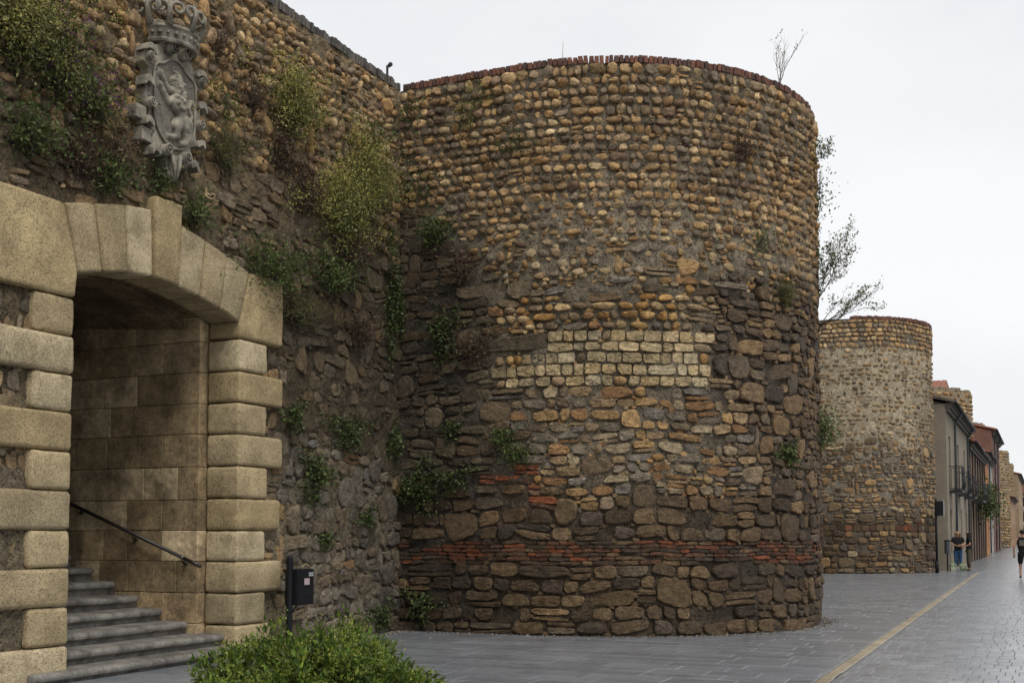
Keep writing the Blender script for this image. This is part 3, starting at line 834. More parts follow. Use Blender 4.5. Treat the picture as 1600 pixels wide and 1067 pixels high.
link('lion', mesh_np('lion', np.stack([.212 + H_.ravel() * 1.15, gy.ravel(), gz.ravel()], -1), T, None, True, M['carved']), arms)
# crown standing on the shield
cr = MB(); NB = 24
def CP(a, rad_, z): return (.10 + .34 * rad_ * math.cos(a), .40 * rad_ * math.sin(a), z)
for (ra, za, rb, zb) in [(1.0, 1.76, 1.03, 1.79), (1.03, 1.79, .97, 1.82), (.97, 1.82, 1.04, 1.93), (1.04, 1.93, 1.10, 1.95), (1.10, 1.95, 1.10, 1.985), (1.10, 1.985, 1.0, 1.99), (1.0, 1.99, .85, 1.95), (.85, 1.76, 1.0, 1.76)]:
    v = []; f = []
    for k in range(NB + 1):
        a = -math.pi / 2 + math.pi * k / NB
        v += [CP(a, ra, za), CP(a, rb, zb)]
    cr.add(v, [(2 * k, 2 * k + 2, 2 * k + 3, 2 * k + 1) for k in range(NB)])
cr.build('crown_band', M['carved'], arms)
b = MB()
for k in range(11):
    a = -1.35 + 2.7 * k / 10; p = Vector(CP(a, 1.01, 1.875)); b.tube([p - Vector((.02, 0, 0)), p + Vector((.025 * math.cos(a), .025 * math.sin(a), 0))], .028 if k % 2 else .02, 6)
b.build('crown_jewels', M['carved'], arms, smooth=True)
for k, a in enumerate((-1.45, -.8, 0, .8, 1.45)):
    p = Vector(CP(a, 1.06, 1.97)); ty = Vector((-math.sin(a) * .34, math.cos(a) * .40, 0)).normalized(); on = Vector((math.cos(a), math.sin(a), 0))
    b = MB()
    hgt = .36
    b.tube([p, p + on * .05 + Vector((0, 0, .14)), p + on * .07 + Vector((0, 0, .26)), p + on * .03 + Vector((0, 0, hgt))], [.04, .022, .034, .012], 8)
    for s_ in (-1, 1):
        pts = []
        for q in range(18):
            w = q / 17 * 6.4; rr = .10 * (1 - .72 * q / 17)
            c_ = p + ty * s_ * .105 + on * .06 + Vector((0, 0, .20))
            pts.append(c_ + (-ty * s_ * math.cos(w) + Vector((0, 0, 1)) * math.sin(w)) * rr)
        b.tube([p + ty * s_ * .02] + pts, [.035] + [.03 - .012 * q / 17 for q in range(18)], 6)
    b.build('crown_fleuron', M['carved'], arms, smooth=True)

# ------------------------------------------------------------------ plants
def leafmat(name, col, col2, trans=.25):
    m = mat(name, attr=True, rough=.55, var=.3, vscale=25, spec=.35)
    t = m.node_tree; b = t.nodes['Principled BSDF']
    b.inputs['Subsurface Weight'].default_value = 0.0
    tr = t.nodes.new('ShaderNodeBsdfTranslucent'); ms = t.nodes.new('ShaderNodeMixShader'); ms.inputs[0].default_value = trans
    src = b.inputs['Base Color'].links[0].from_socket
    t.links.new(src, tr.inputs[0]); t.links.new(b.outputs[0], ms.inputs[1]); t.links.new(tr.outputs[0], ms.inputs[2])
    t.links.new(ms.outputs[0], t.nodes['Material Output'].inputs[0])
    return m
M['leaf'] = leafmat('leaf', None, None)
LP = dict(
    green=[(.08, .115, .03), (.105, .14, .038), (.06, .09, .025), (.12, .15, .045)],
    dark=[(.045, .066, .02), (.062, .085, .026), (.036, .052, .018), (.075, .09, .03)],
    olive=[(.14, .15, .045), (.175, .17, .06), (.11, .125, .036), (.20, .18, .075)],
    yellow=[(.42, .38, .10), (.34, .32, .075), (.48, .42, .15), (.27, .28, .06)],
    dry=[(.13, .085, .045), (.10, .06, .032), (.16, .115, .065), (.085, .055, .035)],
    purple=[(.16, .05, .15), (.20, .07, .18), (.11, .035, .11)],
    lime=[(.11, .175, .022), (.16, .23, .03), (.08, .135, .018), (.22, .26, .04), (.06, .10, .016)],
)
def leaves(P, D, size, pal, r, wid=.42, fold=.25):
    """P positions, D directions (n,3): a pointed leaf of four triangles at each"""
    n = len(P); P = np.asarray(P); D = np.asarray(D, float)
    D /= np.linalg.norm(D, axis=1, keepdims=True) + 1e-9
    A = r.normal(size=(n, 3)); W = np.cross(D, A); W /= np.linalg.norm(W, axis=1, keepdims=True) + 1e-9
    Nn = np.cross(D, W)
    L_ = (size * r.uniform(.6, 1.35, n))[:, None]
    w = L_ * wid * .5
    v = np.stack([P, P + D * L_ * .45 + W * w + Nn * L_ * fold * .3, P + D * L_ - Nn * L_ * .12, P + D * L_ * .45 - W * w + Nn * L_ * fold * .3, P + D * L_ * .5], 1).reshape(-1, 3)
    b = np.arange(n) * 5
    T = np.concatenate([np.stack([b + i, b + j, b + 4], -1) for i, j in ((0, 1), (1, 2), (2, 3), (3, 0))])
    pal = np.array(pal); c = pal[r.integers(0, len(pal), n)] * r.uniform(.7, 1.3, (n, 1))
    return v, T, np.repeat(c, 5, 0)
class Leafy:
    def __init__(s): s.V = []; s.T = []; s.C = []; s.o = 0
    def add(s, P, D, size, pal, r, **k):
        if len(P) == 0: return
        v, t, c = leaves(P, D, size, pal, r, **k); s.V.append(v); s.T.append(t + s.o); s.C.append(c); s.o += len(v)
    def build(s, name, parent):
        return link(name, mesh_np(name, np.concatenate(s.V), np.concatenate(s.T), np.concatenate(s.C), False, M['leaf']), parent)
def wall_plant(label, base, out, w, h, kind, seed, cat='plant', name='wall_plant'):
    """weed rooted in a wall at base, growing along out (unit normal) and up, w wide h tall"""
    r = np.random.default_rng(seed)
    base = np.array(base, float); out = np.array(out, float); side = np.array([-out[1], out[0], 0]); up = np.array([0, 0, 1.0])
    root = thing(name, label, cat, tuple(base))
    st = MB(); lf = Leafy(); fl = Leafy()
    pal = {'ivy': 'dark', 'bush': 'green', 'flower': 'green', 'yellow': 'olive', 'grass': 'olive', 'dry': 'dry', 'sprig': 'green', 'tall': 'olive'}[kind]
    area = w * h
    if kind == 'ivy':
        n = int(1500 * area) + 40
        a = r.uniform(0, 2 * np.pi, n); q = np.sqrt(r.random(n)); lob = 1 + .4 * np.sin(a * 3 + seed) + .3 * np.sin(a * 5 + seed * 2) + .25 * r.normal(0, 1, n)
        x = q * np.cos(a) * w / 2 * lob; z = q * np.sin(a) * h / 2 * lob
        d = r.random(n) ** 1.5 * (1 - q * .7) * min(w, h) * .45 + .02
        P = side * x[:, None] + up * z[:, None] + out * d[:, None]
        D = out * .8 + side * r.normal(0, .6, n)[:, None] + up * r.normal(-.25, .5, n)[:, None]
        lf.add(P, D, .05, LP['dark'] + LP['green'][:2], r, wid=.8)
        for k in range(max(3, int(5 * w))):
            e = side * r.uniform(-.45, .45) * w + up * r.uniform(-.4, .4) * h + out * .06
            st.tube([(0, 0, 0), tuple(e * .5 + out * .05), tuple(e)], [.008, .006, .003], 5)
    else:
        ns = {'bush': int(26 * w / .5) + 8, 'flower': int(24 * w / .5) + 8, 'yellow': int(36 * w / .5) + 8, 'grass': int(60 * w / .3) + 20, 'dry': int(26 * w / .4) + 8, 'sprig': 8, 'tall': 7}[kind]
        for k in range(ns):
            x0 = r.normal(0, .10) * w; z0 = r.normal(0, .12) * h
            lean = r.standard_t(3) * .34 * w; hh = h * r.uniform(.3, 1.1); o_ = r.uniform(.10, .45) * min(w, .6) * (.5 if kind in ('tall', 'grass') else 1) * (1 if kind != 'dry' else .6)
            droop = -.25 * h * r.random() if kind in ('dry', 'bush', 'yellow') and r.random() < .45 else 0
            p0 = side * x0 + up * z0 + out * .01
            p1 = p0 + side * lean * .4 + up * (hh * .5) + out * o_ * .8
            p2 = p0 + side * lean + up * (hh + droop * 2) + out * o_
            st.tube([tuple(p0), tuple(p1), tuple(p2)], [.006, .0045, .002] if kind != 'grass' else [.003, .0025, .001], 4, cap=False)
            nl = int({'bush': 28, 'flower': 24, 'yellow': 34, 'grass': 8, 'dry': 22, 'sprig': 26, 'tall': 34}[kind] * max(.5, hh / .5))
            t = r.uniform(.12, 1, nl)[:, None]
            B = p0 * (1 - t) ** 2 + 2 * p1 * t * (1 - t) + p2 * t * t
            sp = {'grass': .012, 'tall': .03}.get(kind, .075) * (1 + h)
            B = B + r.normal(0, sp, (nl, 3)) * np.array([1, 1, .8]); 
            dd = (B @ out); B = B + out * np.maximum(.015 - dd, 0)[:, None]
            D = r.normal(0, .7, (nl, 3)) + up * .35 + out * .35
            ls = {'grass': .08, 'dry': .05, 'tall': .05}.get(kind, .06) * r.uniform(.7, 1.3)
            lf.add(B, D, ls, LP[pal] + (LP['olive'] if kind == 'flower' else []), r, wid=.16 if kind == 'grass' else .45)
            if kind in ('yellow', 'tall', 'flower') :
                tp = p2 + r.normal(0, .03 + .07 * (kind == 'yellow') * w, (60 if kind == 'yellow' else (16 if kind != 'tall' else 22), 3)) + (up * np.linspace(-.22 * h, .02, 22)[:, None] if kind == 'tall' else 0)
                if kind != 'flower': fl.add(tp, r.normal(0, 1, tp.shape) + up, .032, LP['yellow'], r, wid=.6)
                elif r.random() < .45: fl.add(tp[:9], r.normal(0, 1, (9, 3)) + up, .032, LP['purple'], r, wid=.7)
                else: fl.add(tp[:8], r.normal(0, 1, (8, 3)) + up, .03, LP['olive'], r, wid=.6)
    if lf.V: lf.build('foliage', root)['kind'] = 'stuff'
    if fl.V: fl.build('flowers', root)['kind'] = 'stuff'
    if st.v: st.build('stem', M['bark'], root)
    return root
XO = (1, 0, 0)
def W(label, y, z, w, h, kind, seed, name='wall_plant', cat='plant'): return wall_plant(label, (.04, y, z), XO, w, h, kind, seed, cat, name)
def TW(label, s, z, w, h, kind, seed, name='wall_plant', cat='plant'):
    P = T1.P(np.array([s]), np.array([z]), .04)[0]; return wall_plant(label, P, T1.N(s), w, h, kind, seed, cat, name)
W('big valerian clump with purple flowers at the upper left of the wall', -7.75, 6.6, 1.0, .8, 'flower', 1, 'flowering_weed')
W('yellow green weed clump at the left edge of the picture, beside the purple flowers', -8.35, 6.75, .7, .9, 'yellow', 2)
W('flowering weed clump right of the big valerian, nearest the shield', -7.15, 6.4, .65, .5, 'flower', 3, 'flowering_weed')
W('dry brown weed low on the wall between left arch block and shield', -7.35, 5.75, .8, .5, 'dry', 4)
W('dark creeping weed just above the left voussoirs', -6.95, 5.75, .55, .35, 'bush', 5)
W('small green tuft under the point of the carved shield', -6.05, 5.93, .28, .28, 'bush', 6)
W('rounded green tuft just right of the keystone', -5.35, 5.68, .42, .34, 'bush', 7)
W('thin dry grass tuft right of the shield crown', -4.85, 8.0, .3, .4, 'dry', 8)
W('pale sprig on cobbles right of the shield, below the crown', -4.75, 7.3, .3, .35, 'sprig', 9)
W('bushy olive grass clump between shield and yellow bush', -4.75, 6.55, .6, .55, 'grass', 10, 'grass_tuft')
W('dark tangled weed hanging over the right arch springer', -3.75, 5.15, 1.0, .65, 'bush', 11)
W('light green weed high on the wall above the yellow bush', -3.25, 7.55, .7, .8, 'yellow', 12)
W('dry brown brush patch beneath the high light green weed', -3.45, 7.0, .8, .6, 'dry', 13)
W('large yellow blossoming bush on the wall left of the tower', -1.85, 6.3, 1.1, .85, 'yellow', 14, 'yellow_bush', 'bush')
W('upper yellow blossoming bush nearest the tower corner', -1.15, 7.0, 1.0, .95, 'yellow', 15, 'yellow_bush', 'bush')
W('dark trailing weed under the large yellow bush', -2.15, 5.45, 1.1, .55, 'bush', 16)
W('brown dry weed strip halfway down left of the tower corner', -1.2, 4.75, .7, .4, 'dry', 17)
W('ivy patch beside the upper right quoin of the gateway', -3.1, 3.35, .45, .45, 'ivy', 18, 'ivy')
W('ivy clump below the ledge midway between gateway and tower', -1.6, 3.25, .95, .5, 'ivy', 19, 'ivy')
W('ivy clump on the wall above the black box', -2.55, 2.52, .75, .7, 'ivy', 20, 'ivy')
W('long ivy strand in the corner between wall and tower, upper part', -.18, 5.6, .5, 1.7, 'ivy', 21, 'ivy')
W('short ivy spray in the wall corner, just above the biggest ivy clump', -.15, 3.2, .4, .5, 'ivy', 22, 'ivy')
TW('big dark ivy clump at the foot of the tower corner', .42, 2.4, .85, .75, 'ivy', 23, 'ivy')
TW('ivy clump on the tower just right of the big corner ivy', 1.05, 2.55, .75, .35, 'ivy', 24, 'ivy')
TW('small ivy sprig near the pale ashlar niche on the tower', 1.05, 3.35, .32, .3, 'ivy', 25, 'ivy')
TW('green fern tuft above the red brick patch on the tower', 2.25, 2.85, .45, .26, 'bush', 26)
TW('small bright fern just above the red brick patch, upper of two', 2.0, 3.12, .26, .2, 'bush', 27)
TW('tall yellow flowering weed just under the tower rim near the corner', 1.3, 8.35, .45, .9, 'tall', 28)
TW('green sprig in the top corner of the tower beside the wall', .25, 8.65, .5, .5, 'sprig', 29)
TW('green weed in the tower corner below the top sprig', .45, 7.35, .55, .6, 'sprig', 30)
TW('leafy weed at the dark edge of the tower cobbles', .75, 6.6, .5, .45, 'bush', 31)
TW('thin weed on the tower right of the tall yellow weed', 2.2, 7.95, .4, .35, 'sprig', 32)
TW('dry brown tuft high on the right of the tower', 6.1, 7.9, .4, .4, 'dry', 33)
TW('light green weed at the lower limit of the tower cobbles, right side', 6.5, 6.45, .4, .3, 'sprig', 34)
TW('round green grass clump on the right of the tower, upper', 7.15, 5.55, .45, .42, 'grass', 35, 'grass_tuft')
TW('dark green fern clump low on the right of the tower', 7.15, 3.0, .62, .36, 'ivy', 36)
TW('ivy streak down the dark left flank of the tower', .9, 5.0, .55, .8, 'ivy', 37, 'ivy')
TW('weeds creeping over schist left of the pale blocks', 1.45, 4.55, .55, .5, 'dry', 38)
TW('weed in profile on the right outline of the tower, low', 9.1, 3.3, .4, .7, 'bush', 39)
TW('weed in profile on the right outline of the tower, high', 9.1, 7.6, .3, .8, 'sprig', 40)
W('dry brown tangle left of the large yellow bush, below the high light green weed', -2.75, 6.55, .9, .55, 'dry', 41)
W('thin dry stalks between the yellow bush and the dark trailing weed', -1.6, 5.95, .9, .4, 'dry', 42)
W('olive grass fringe right of the gateway springer', -2.95, 4.75, .9, .45, 'grass', 43, 'grass_tuft')
W('brown weed tuft on cobbles midway between shield and wall top', -4.1, 7.6, .45, .4, 'dry', 44)
W('dark weed clump under the left purple flowers, above the left springer', -8.1, 5.85, .8, .5, 'bush', 45)
W('dry hanging grass beneath the valerian and left of the shield tip', -6.75, 5.98, .5, .45, 'dry', 46)
W('sparse green sprigs high on the wall left of the tower corner', -.75, 8.0, .55, .5, 'sprig', 47)
W('small ferns in the joints low on the wall near the corner', -1.0, 1.9, .5, .25, 'ivy', 48)
W('creeping green at the foot of the wall by the tower corner', -.55, .3, .7, .4, 'ivy', 49)
W('small ferns in the joints just right of the black box', -2.2, 1.55, .45, .22, 'ivy', 50)
TW('sparse dark ivy at the foot of the tower corner', .5, .45, .55, .5, 'ivy', 51, 'ivy')
TW('yellowing weed under the cobble rows left of centre on the tower', 1.25, 5.95, .6, .45, 'dry', 52)
# a bare shrub standing on the tower rim
def twiggy(label, base, out, lean, h, n, seed, name, leafy, cat='shrub', spread=.5):
    r = random.Random(seed); nr = np.random.default_rng(seed)
    root = thing(name, label, cat, tuple(base)); st = MB(); lf = Leafy(); P = []
    out = Vector(out); lean = Vector(lean)
    def grow(p, d, L_, rad_, lev):
        pts = [p]; 
        for k in range(5):
            d = (d + Vector((r.uniform(-1, 1), r.uniform(-1, 1), r.uniform(-1, 1))) * .22 + (Vector((0, 0, -.10)) if lev and lean.z < .1 else Vector((0, 0, .05)))).normalized()
            p = p + d * L_ / 5; pts.append(p)
            if lev < 2 and k > 0 and r.random() < .75: grow(p, (d + Vector((r.uniform(-1, 1), r.uniform(-1, 1), r.uniform(-.6, 1))) * spread).normalized(), L_ * .5, rad_ * .55, lev + 1)
            if leafy and r.random() < leafy: P.extend([p + Vector((r.uniform(-1, 1), r.uniform(-1, 1), r.uniform(-1, 1))) * .05 for _ in range(4)])
        st.tube(pts, [rad_ * (1 - .15 * k) for k in range(6)], 5)
    for k in range(n): grow(Vector((0, 0, 0)), (lean + Vector((r.uniform(-1, 1), r.uniform(-1, 1), r.uniform(-.3, 1))) * .3).normalized(), h * r.uniform(.6, 1), .012 if h > .7 else .007, 0)
    st.build('branch', M['bark'], root, smooth=True)
    if P:
        lf.add(np.array([tuple(p) for p in P]), nr.normal(size=(len(P), 3)) + np.array([0, 0, .4]), .055, LP['olive'] + LP['green'], nr, wid=.4); lf.build('foliage', root)
    return root
p = T1.P(np.array([7.3]), np.array([TOW_H + .12]), -.08)[0]
twiggy('bare upright twigs growing on the brick rim of the near tower', p, (0, 0, 1), (.08, 0, 1), .7, 7, 3, 'rim_shrub', .02, spread=.2)
p = T1.P(np.array([9.3]), np.array([5.5]), .0)[0]
twiggy('half dead branching shrub jutting from the right side of the near tower', p, (1, 0, 0), (1.0, -.1, .15), .95, 5, 8, 'wall_shrub', .5)
p = T1.P(np.array([9.2]), np.array([5.9]), .0)[0]
twiggy('leafy upright shrub on the tower side above the half dead branches', p, (1, 0, 0), (.4, 0, 1), 1.05, 6, 9, 'wall_shrub', .95)
p = T1.P(np.array([8.6]), np.array([8.45]), .0)[0]
twiggy('short dry spray sticking out near the top right of the tower', p, (1, 0, 0), (.9, 0, .35), .42, 4, 10, 'wall_shrub', .3)

# ------------------------------------------------------------------ the shrub in front
def shrub(label, loc, rx, ry, h, seed):
    r = np.random.default_rng(seed)
    root = thing('flowering_shrub', label, 'shrub', loc)
    lf = Leafy(); fl = Leafy(); st = MB()
    n = 22000
    def shell(n, lo, hi):
        a = r.uniform(0, 2 * np.pi, n); c = r.uniform(-.1, 1, n) ; s_ = np.sqrt(np.maximum(1 - c * c, 0)); q = r.uniform(lo, hi, n)
        lob = 1 + .16 * np.sin(a * 3 + c * 4) + .10 * np.sin(a * 7 - c * 9) + .09 * np.sin(a * 13 + c * 15)
        d = np.stack([np.cos(a) * s_, np.sin(a) * s_, np.maximum(c, -.1)], -1)
        return d * np.stack([q * lob * rx, q * lob * ry, q * lob * h], -1), d
    P, d = shell(n, .72, 1.0)
    lf.add(P, d * .8 + r.normal(0, .6, P.shape) + np.array([0, 0, .3]), .07, LP['lime'] + LP['green'], r, wid=.48)
    P, d = shell(900, .98, 1.09)
    lf.add(P, d * .6 + r.normal(0, .5, P.shape) + np.array([0, 0, .7]), .075, LP['lime'], r, wid=.4)
    NF = 1300
    C_, d = shell(NF, .94, 1.05)
    k = 34
    P = (C_[:, None, :] + r.normal(0, .032, (NF, k, 3))).reshape(-1, 3)
    fl.add(P, r.normal(0, 1, P.shape) + np.array([0, 0, .6]), .018, LP['yellow'][1:2] + LP['yellow'][3:] + LP['lime'] + LP['lime'][1:4], r, wid=.8)
    for q in range(60):
        C1, d1 = shell(1, .8, 1.08); e = Vector(C1[0])
        st.tube([(0, 0, 0), tuple(e * .5 + Vector((0, 0, .08))), tuple(e)], [.014, .008, .003], 5)
    for q in range(10):                                  # shoots above the outline
        C1, d1 = shell(1, 1.0, 1.02); e = Vector(C1[0]); tpt = e + Vector((r.normal(0, .05), r.normal(0, .05), r.uniform(.08, .17)))
        st.tube([tuple(e * .8), tuple(tpt)], [.005, .002], 4)
        t = r.uniform(0.2, 1, 14)[:, None]; B = np.array(e) * (1 - t) + np.array(tpt) * t
        lf.add(B, r.normal(0, .6, (14, 3)) + np.array([0, 0, .6]), .07, LP['lime'], r, wid=.38)
    lf.build('foliage', root)['kind'] = 'stuff'; fl.build('flowers', root)['kind'] = 'stuff'; st.build('stem', M['bark'], root)
    return root
shrub('leafy green shrub with tiny yellow flowers in the foreground before the steps', (4.4, -8.93, 0), 1.02, .95, .70, 71)

# ------------------------------------------------------------------ black box on its post by the gateway
box = thing('utility_box', 'black metal utility box on a black post beside the gateway', 'utility box', (.45, -3.66, 0))
MB().tube([(0, 0, 0), (0, 0, 1.30)], .045, 14).build('post', M['black'], box, smooth=True).data.set_sharp_from_angle(angle=rad(40))
b = MB()
for z in (1.17, 1.21, 1.25): b.tube([(0, 0, z), (0, 0, z + .02)], .053, 14)
b.tube([(0, 0, 1.30), (0, 0, 1.32), (0, 0, 1.335)], [.045, .035, .01], 14)
b.build('post_cap', M['black'], box)
bx = MB().box(-.10, .12, .03, .42, .64, 1.14).build('cabinet', M['black'], box, bevel=.012, seg=2)
MB().box(.121, .131, .045, .405, .655, 1.125).build('door', M['black'], bx, bevel=.003)
def paper(c): return mat('sticker_%d' % int(c[0] * 1000), c, rough=.6, var=.15, vscale=60)
MB().box(.1315, .1325, .17, .30, .92, 1.01).build('sticker', paper((.42, .33, .34)), bx)
MB().box(.1315, .1325, .28, .40, 1.04, 1.09).build('name_plate', paper((.5, .5, .5)), bx)
fc = bpy.data.curves.new('lettering', 'FONT'); fc.body = 'ADNE'; fc.size = .05; fc.extrude = .0006; fc.align_x = 'CENTER'; fc.align_y = 'CENTER'
_tmp = bpy.data.objects.new('lettering', fc); COL.objects.link(_tmp); bpy.context.view_layer.update()
_tm = bpy.data.meshes.new_from_object(_tmp.evaluated_get(bpy.context.evaluated_depsgraph_get())); bpy.data.objects.remove(_tmp)
fo = link('lettering', _tm, bx); fo.location = (.1335, .345, 1.065); fo.rotation_euler = (math.pi / 2, 0, math.pi / 2); _tm.materials.clear(); _tm.materials.append(M['black'])
b = MB()
for i in range(6):
    for j in range(2): b.box(.131, .133, .12 + i * .035, .135 + i * .035, .80 + j * .03, .815 + j * .03)
b.build('vent_slots', M['iron'], bx)
MB().box(.131, .14, .40, .415, .93, .99).build('lock', M['steel'], bx)
MB().tube([(0, .05, .75), (0, .30, .72)], .012, 6).tube([(0, .05, .52), (0, .14, .60), (0, .26, .71)], .012, 6).build('bracket', M['black'], box)
MB().tube([(.0, .30, 1.14), (.0, .34, 1.19), (.0, .40, 1.21), (.02, .47, 1.17), (.0, .51, 1.08), (-.02, .51, .8), (-.05, .52, .45), (-.1, .50, .1)], .008, 6).build('cable', mat('cream_cable', (.35, .26, .15), rough=.6, var=.2), box, smooth=True)

# ------------------------------------------------------------------ pole and wire on the wall tops
cp = thing('camera_pole', 'thin black pole with a small spotlight on the wall top by the tower', 'pole', (-.25, .15, WALL_H + .1))
MB().tube([(0, 0, -.1), (0, 0, .42)], .022, 8).build('pole', M['black'], cp, smooth=True)
MB().tube([(0, 0, .40), (.0, .07, .45)], .02, 8).tube([(0, .05, .43), (0, .12, .49)], [.03, .04], 8).build('spotlight', M['black'], cp, smooth=True)
MB().tube([(-.02, -.05, -.1), (-.02, -.05, .12)], .008, 6).build('stub', M['steel'], cp)
p = T1.P(np.array([2.9]), np.array([TOW_H]), -.5)[0]
an = thing('antenna', 'thin whip antenna above the brick rim of the near tower', 'antenna', tuple(p))
MB().tube([(0, 0, 0), (0, 0, .3), (.01, 0, .62)], [.008, .006, .003], 6).build('whip', M['steel'], an)
MB().tube([(0, 0, 0), (0, 0, .12)], .016, 8).build('base', M['black'], an)

# ------------------------------------------------------------------ second tower, and the towers beyond
T2 = UTower(1.85, 35.9, 3.92)
T2H = 10.35
tw2 = thing('round_tower', 'second round tower with pale mortar and a dark brick foot, behind the near one', 'tower')
def t2_zone(s, z, r):
    n = float(fbm(s * .7, z * .7, 91, 3)) - .5; zz = z + n
    if z > 9.2: return dict(w=(.15, .32), p=3.6, e=.5, h=.06, gap=.010, jit=.28, warp=.04, skip=.03, pal='gold', kind='cobble', chop=1)
    if zz > 5.2: return dict(w=(.14, .34), p=2.9, e=.7, h=.055, gap=.028, jit=.35, warp=.07, skip=.34, split=.12, pal='goldk' if r.random() < .4 else 'pale', kind='cobble', lum=.9, chop=1)
    if zz > 2.2:
        k = r.random(); return dict(w=(.15, .42), p=4, e=.55, h=.08, gap=.014, jit=.3, warp=.06, skip=.08, split=.3, pal='rub' if k < .6 else ('gold' if k < .85 else 'grey'), kind='rubble_stone', lum=.9, chop=2, big=.12)
    if 1.7 < z < 2.0: return dict(w=(.2, .4), p=7, e=.3, h=.05, gap=.006, jit=.1, pal='red' if r.random() < .35 else 'brown', kind='thin_brick', lum=.7, chop=1)
    return dict(w=(.22, .55), p=5, e=.45, h=.08, gap=.012, jit=.25, warp=.05, skip=.05, split=.25, pal='brown' if r.random() < .55 else 'rub', kind='rubble_stone', lum=.8, chop=2, big=.15)
cells = lay(.0, 10.5, 0, T2H, lambda z: .07 if 1.7 < z < 1.98 else (.2 if z > 9 else (.23 if z < 2.2 else .19)), t2_zone, 92)
masonry(tw2, T2, cells, 93, 300)
def t2_mortar(a, z):
    n = fbm(a * .7, z * .7, 91, 3) - .5; zz = z + n
    c = lerp3((.12, .095, .068), (.24, .20, .15), sst(2.0, 3.4, zz))
    c = lerp3(c, (.42, .345, .235), sst(4.4, 6.0, zz)); c = lerp3(c, (.17, .14, .10), sst(9.0, 9.5, z))
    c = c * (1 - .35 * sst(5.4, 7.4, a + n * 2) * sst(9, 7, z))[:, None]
    return c
core(tw2, 'mortar_face', T2, 0, T2.len, -.05, T2H, .1, t2_mortar, .035, base=0)
cap_bricks(tw2, T2, 3.0, 11.0, T2H, .11, .15, 'cap', 94, out=.05)
deck(tw2, T2, T2H + .08, .25)
for k, (cx, cy, R_, h_, lab) in enumerate([(1.9, 66, 3.88, 10.8, 'third round tower showing above the olive house roof'), (1.4, 98, 3.85, 11.3, 'fourth tower top showing left of the tall red brick house'), (2.4, 130, 3.95, 10.8, 'fifth tan tower past the red brick house'), (2.2, 162, 3.9, 11.1, 'sixth and farthest tan tower before the red roofed house')]):
    t = UTower(cx, cy, R_)
    o = thing('round_tower', lab, 'tower')
    def far_m(a, z): return lerp3((.15, .115, .08), (.33, .265, .175), sst(3, 6, z + 2 * fbm(a, z, 5, 2)))
    core(o, 'mortar_face', t, 0, t.len, -.05, h_, .3, far_m, .04, base=0)
    def fz(s, z, r): return dict(w=(.25, .5), p=3, e=.7, h=.10, gap=.03, jit=.3, warp=.05, skip=.22, pal='pale' if r.random() < .4 else 'gold', kind='cobble', lum=.9, chop=0)
    masonry(o, t, lay(3.0, 9.5, 3.0 if k < 2 else 0, h_, lambda z: .3, fz, 200 + k), 210 + k, 0)
    deck(o, t, h_, .1, m=M['mortar'] if False else M['bed'])
    b = MB()
    for s_ in np.linspace(2, 9.5, 16):
        P = t.P(np.array([s_]), np.array([h_]), -.25)[0]
        b.tube([tuple(P), tuple(P + np.array([0, 0, random.uniform(.06, .2)]))], random.uniform(.18, .3), 6)
    colored(b.build('rim_stones', M['mortar'], o), (.30, .25, .18))

# ------------------------------------------------------------------ houses along the street
def plaster(name, c, v=.14): return mat(name, c, rough=.9, var=v, vscale=1.3, bump=[(12, .15, .02)])
XF = 6.2
glass = mat('dark_window_glass', (.02, .022, .025), rough=.15, var=.1, spec=.6)
wood = mat('dark_window_wood', (.05, .032, .022), rough=.6, var=.3)
def facade(o, y0, y1, h, holes, m, depth=.22, x=XF, back=5.5):
    """front wall with real openings; holes = (ya, yb, za, zb)"""
    ys = sorted({y0, y1, *[q for a in holes for q in a[:2]]}); zs = sorted({0.0, h, *[q for a in holes for q in a[2:]]})
    b = MB()
    for i in range(len(ys) - 1):
        for j in range(len(zs) - 1):
            cy_, cz_ = (ys[i] + ys[i + 1]) / 2, (zs[j] + zs[j + 1]) / 2
            if any(a[0] < cy_ < a[1] and a[2] < cz_ < a[3] for a in holes): continue
            b.quad((x, ys[i], zs[j]), (x, ys[i + 1], zs[j]), (x, ys[i + 1], zs[j + 1]), (x, ys[i], zs[j + 1]))
    for ya, yb, za, zb in holes:
        xi = x - depth
        b.quad((x, ya, za), (x, ya, zb), (xi, ya, zb), (xi, ya, za)).quad((x, yb, za), (xi, yb, za), (xi, yb, zb), (x, yb, zb))
        b.quad((x, ya, zb), (x, yb, zb), (xi, yb, zb), (xi, ya, zb)).quad((x, ya, za), (xi, ya, za), (xi, yb, za), (x, yb, za))
    b.quad((x, y0, 0), (x, y0, h), (x - back, y0, h), (x - back, y0, 0)).quad((x, y1, 0), (x - back, y1, 0), (x - back, y1, h), (x, y1, h))
    b.quad((x - back, y0, 0), (x - back, y0, h), (x - back, y1, h), (x - back, y1, 0))
    w = b.build('wall', m, o)
    for ya, yb, za, zb in holes:
        xi = x - depth
        f = MB().box(xi - .05, xi + .05, ya, ya + .09, za, zb).box(xi - .05, xi + .05, yb - .09, yb, za, zb).box(xi - .05, xi + .05, ya + .09, yb - .09, zb - .1, zb).box(xi - .04, xi + .04, (ya + yb) / 2 - .04, (ya + yb) / 2 + .04, za, zb - .1).build('window' if za > .3 else 'door', wood, o)
        MB().quad((xi, ya, za), (xi, yb, za), (xi, yb, zb), (xi, ya, zb)).build('pane', glass if za > .3 else wood, f)
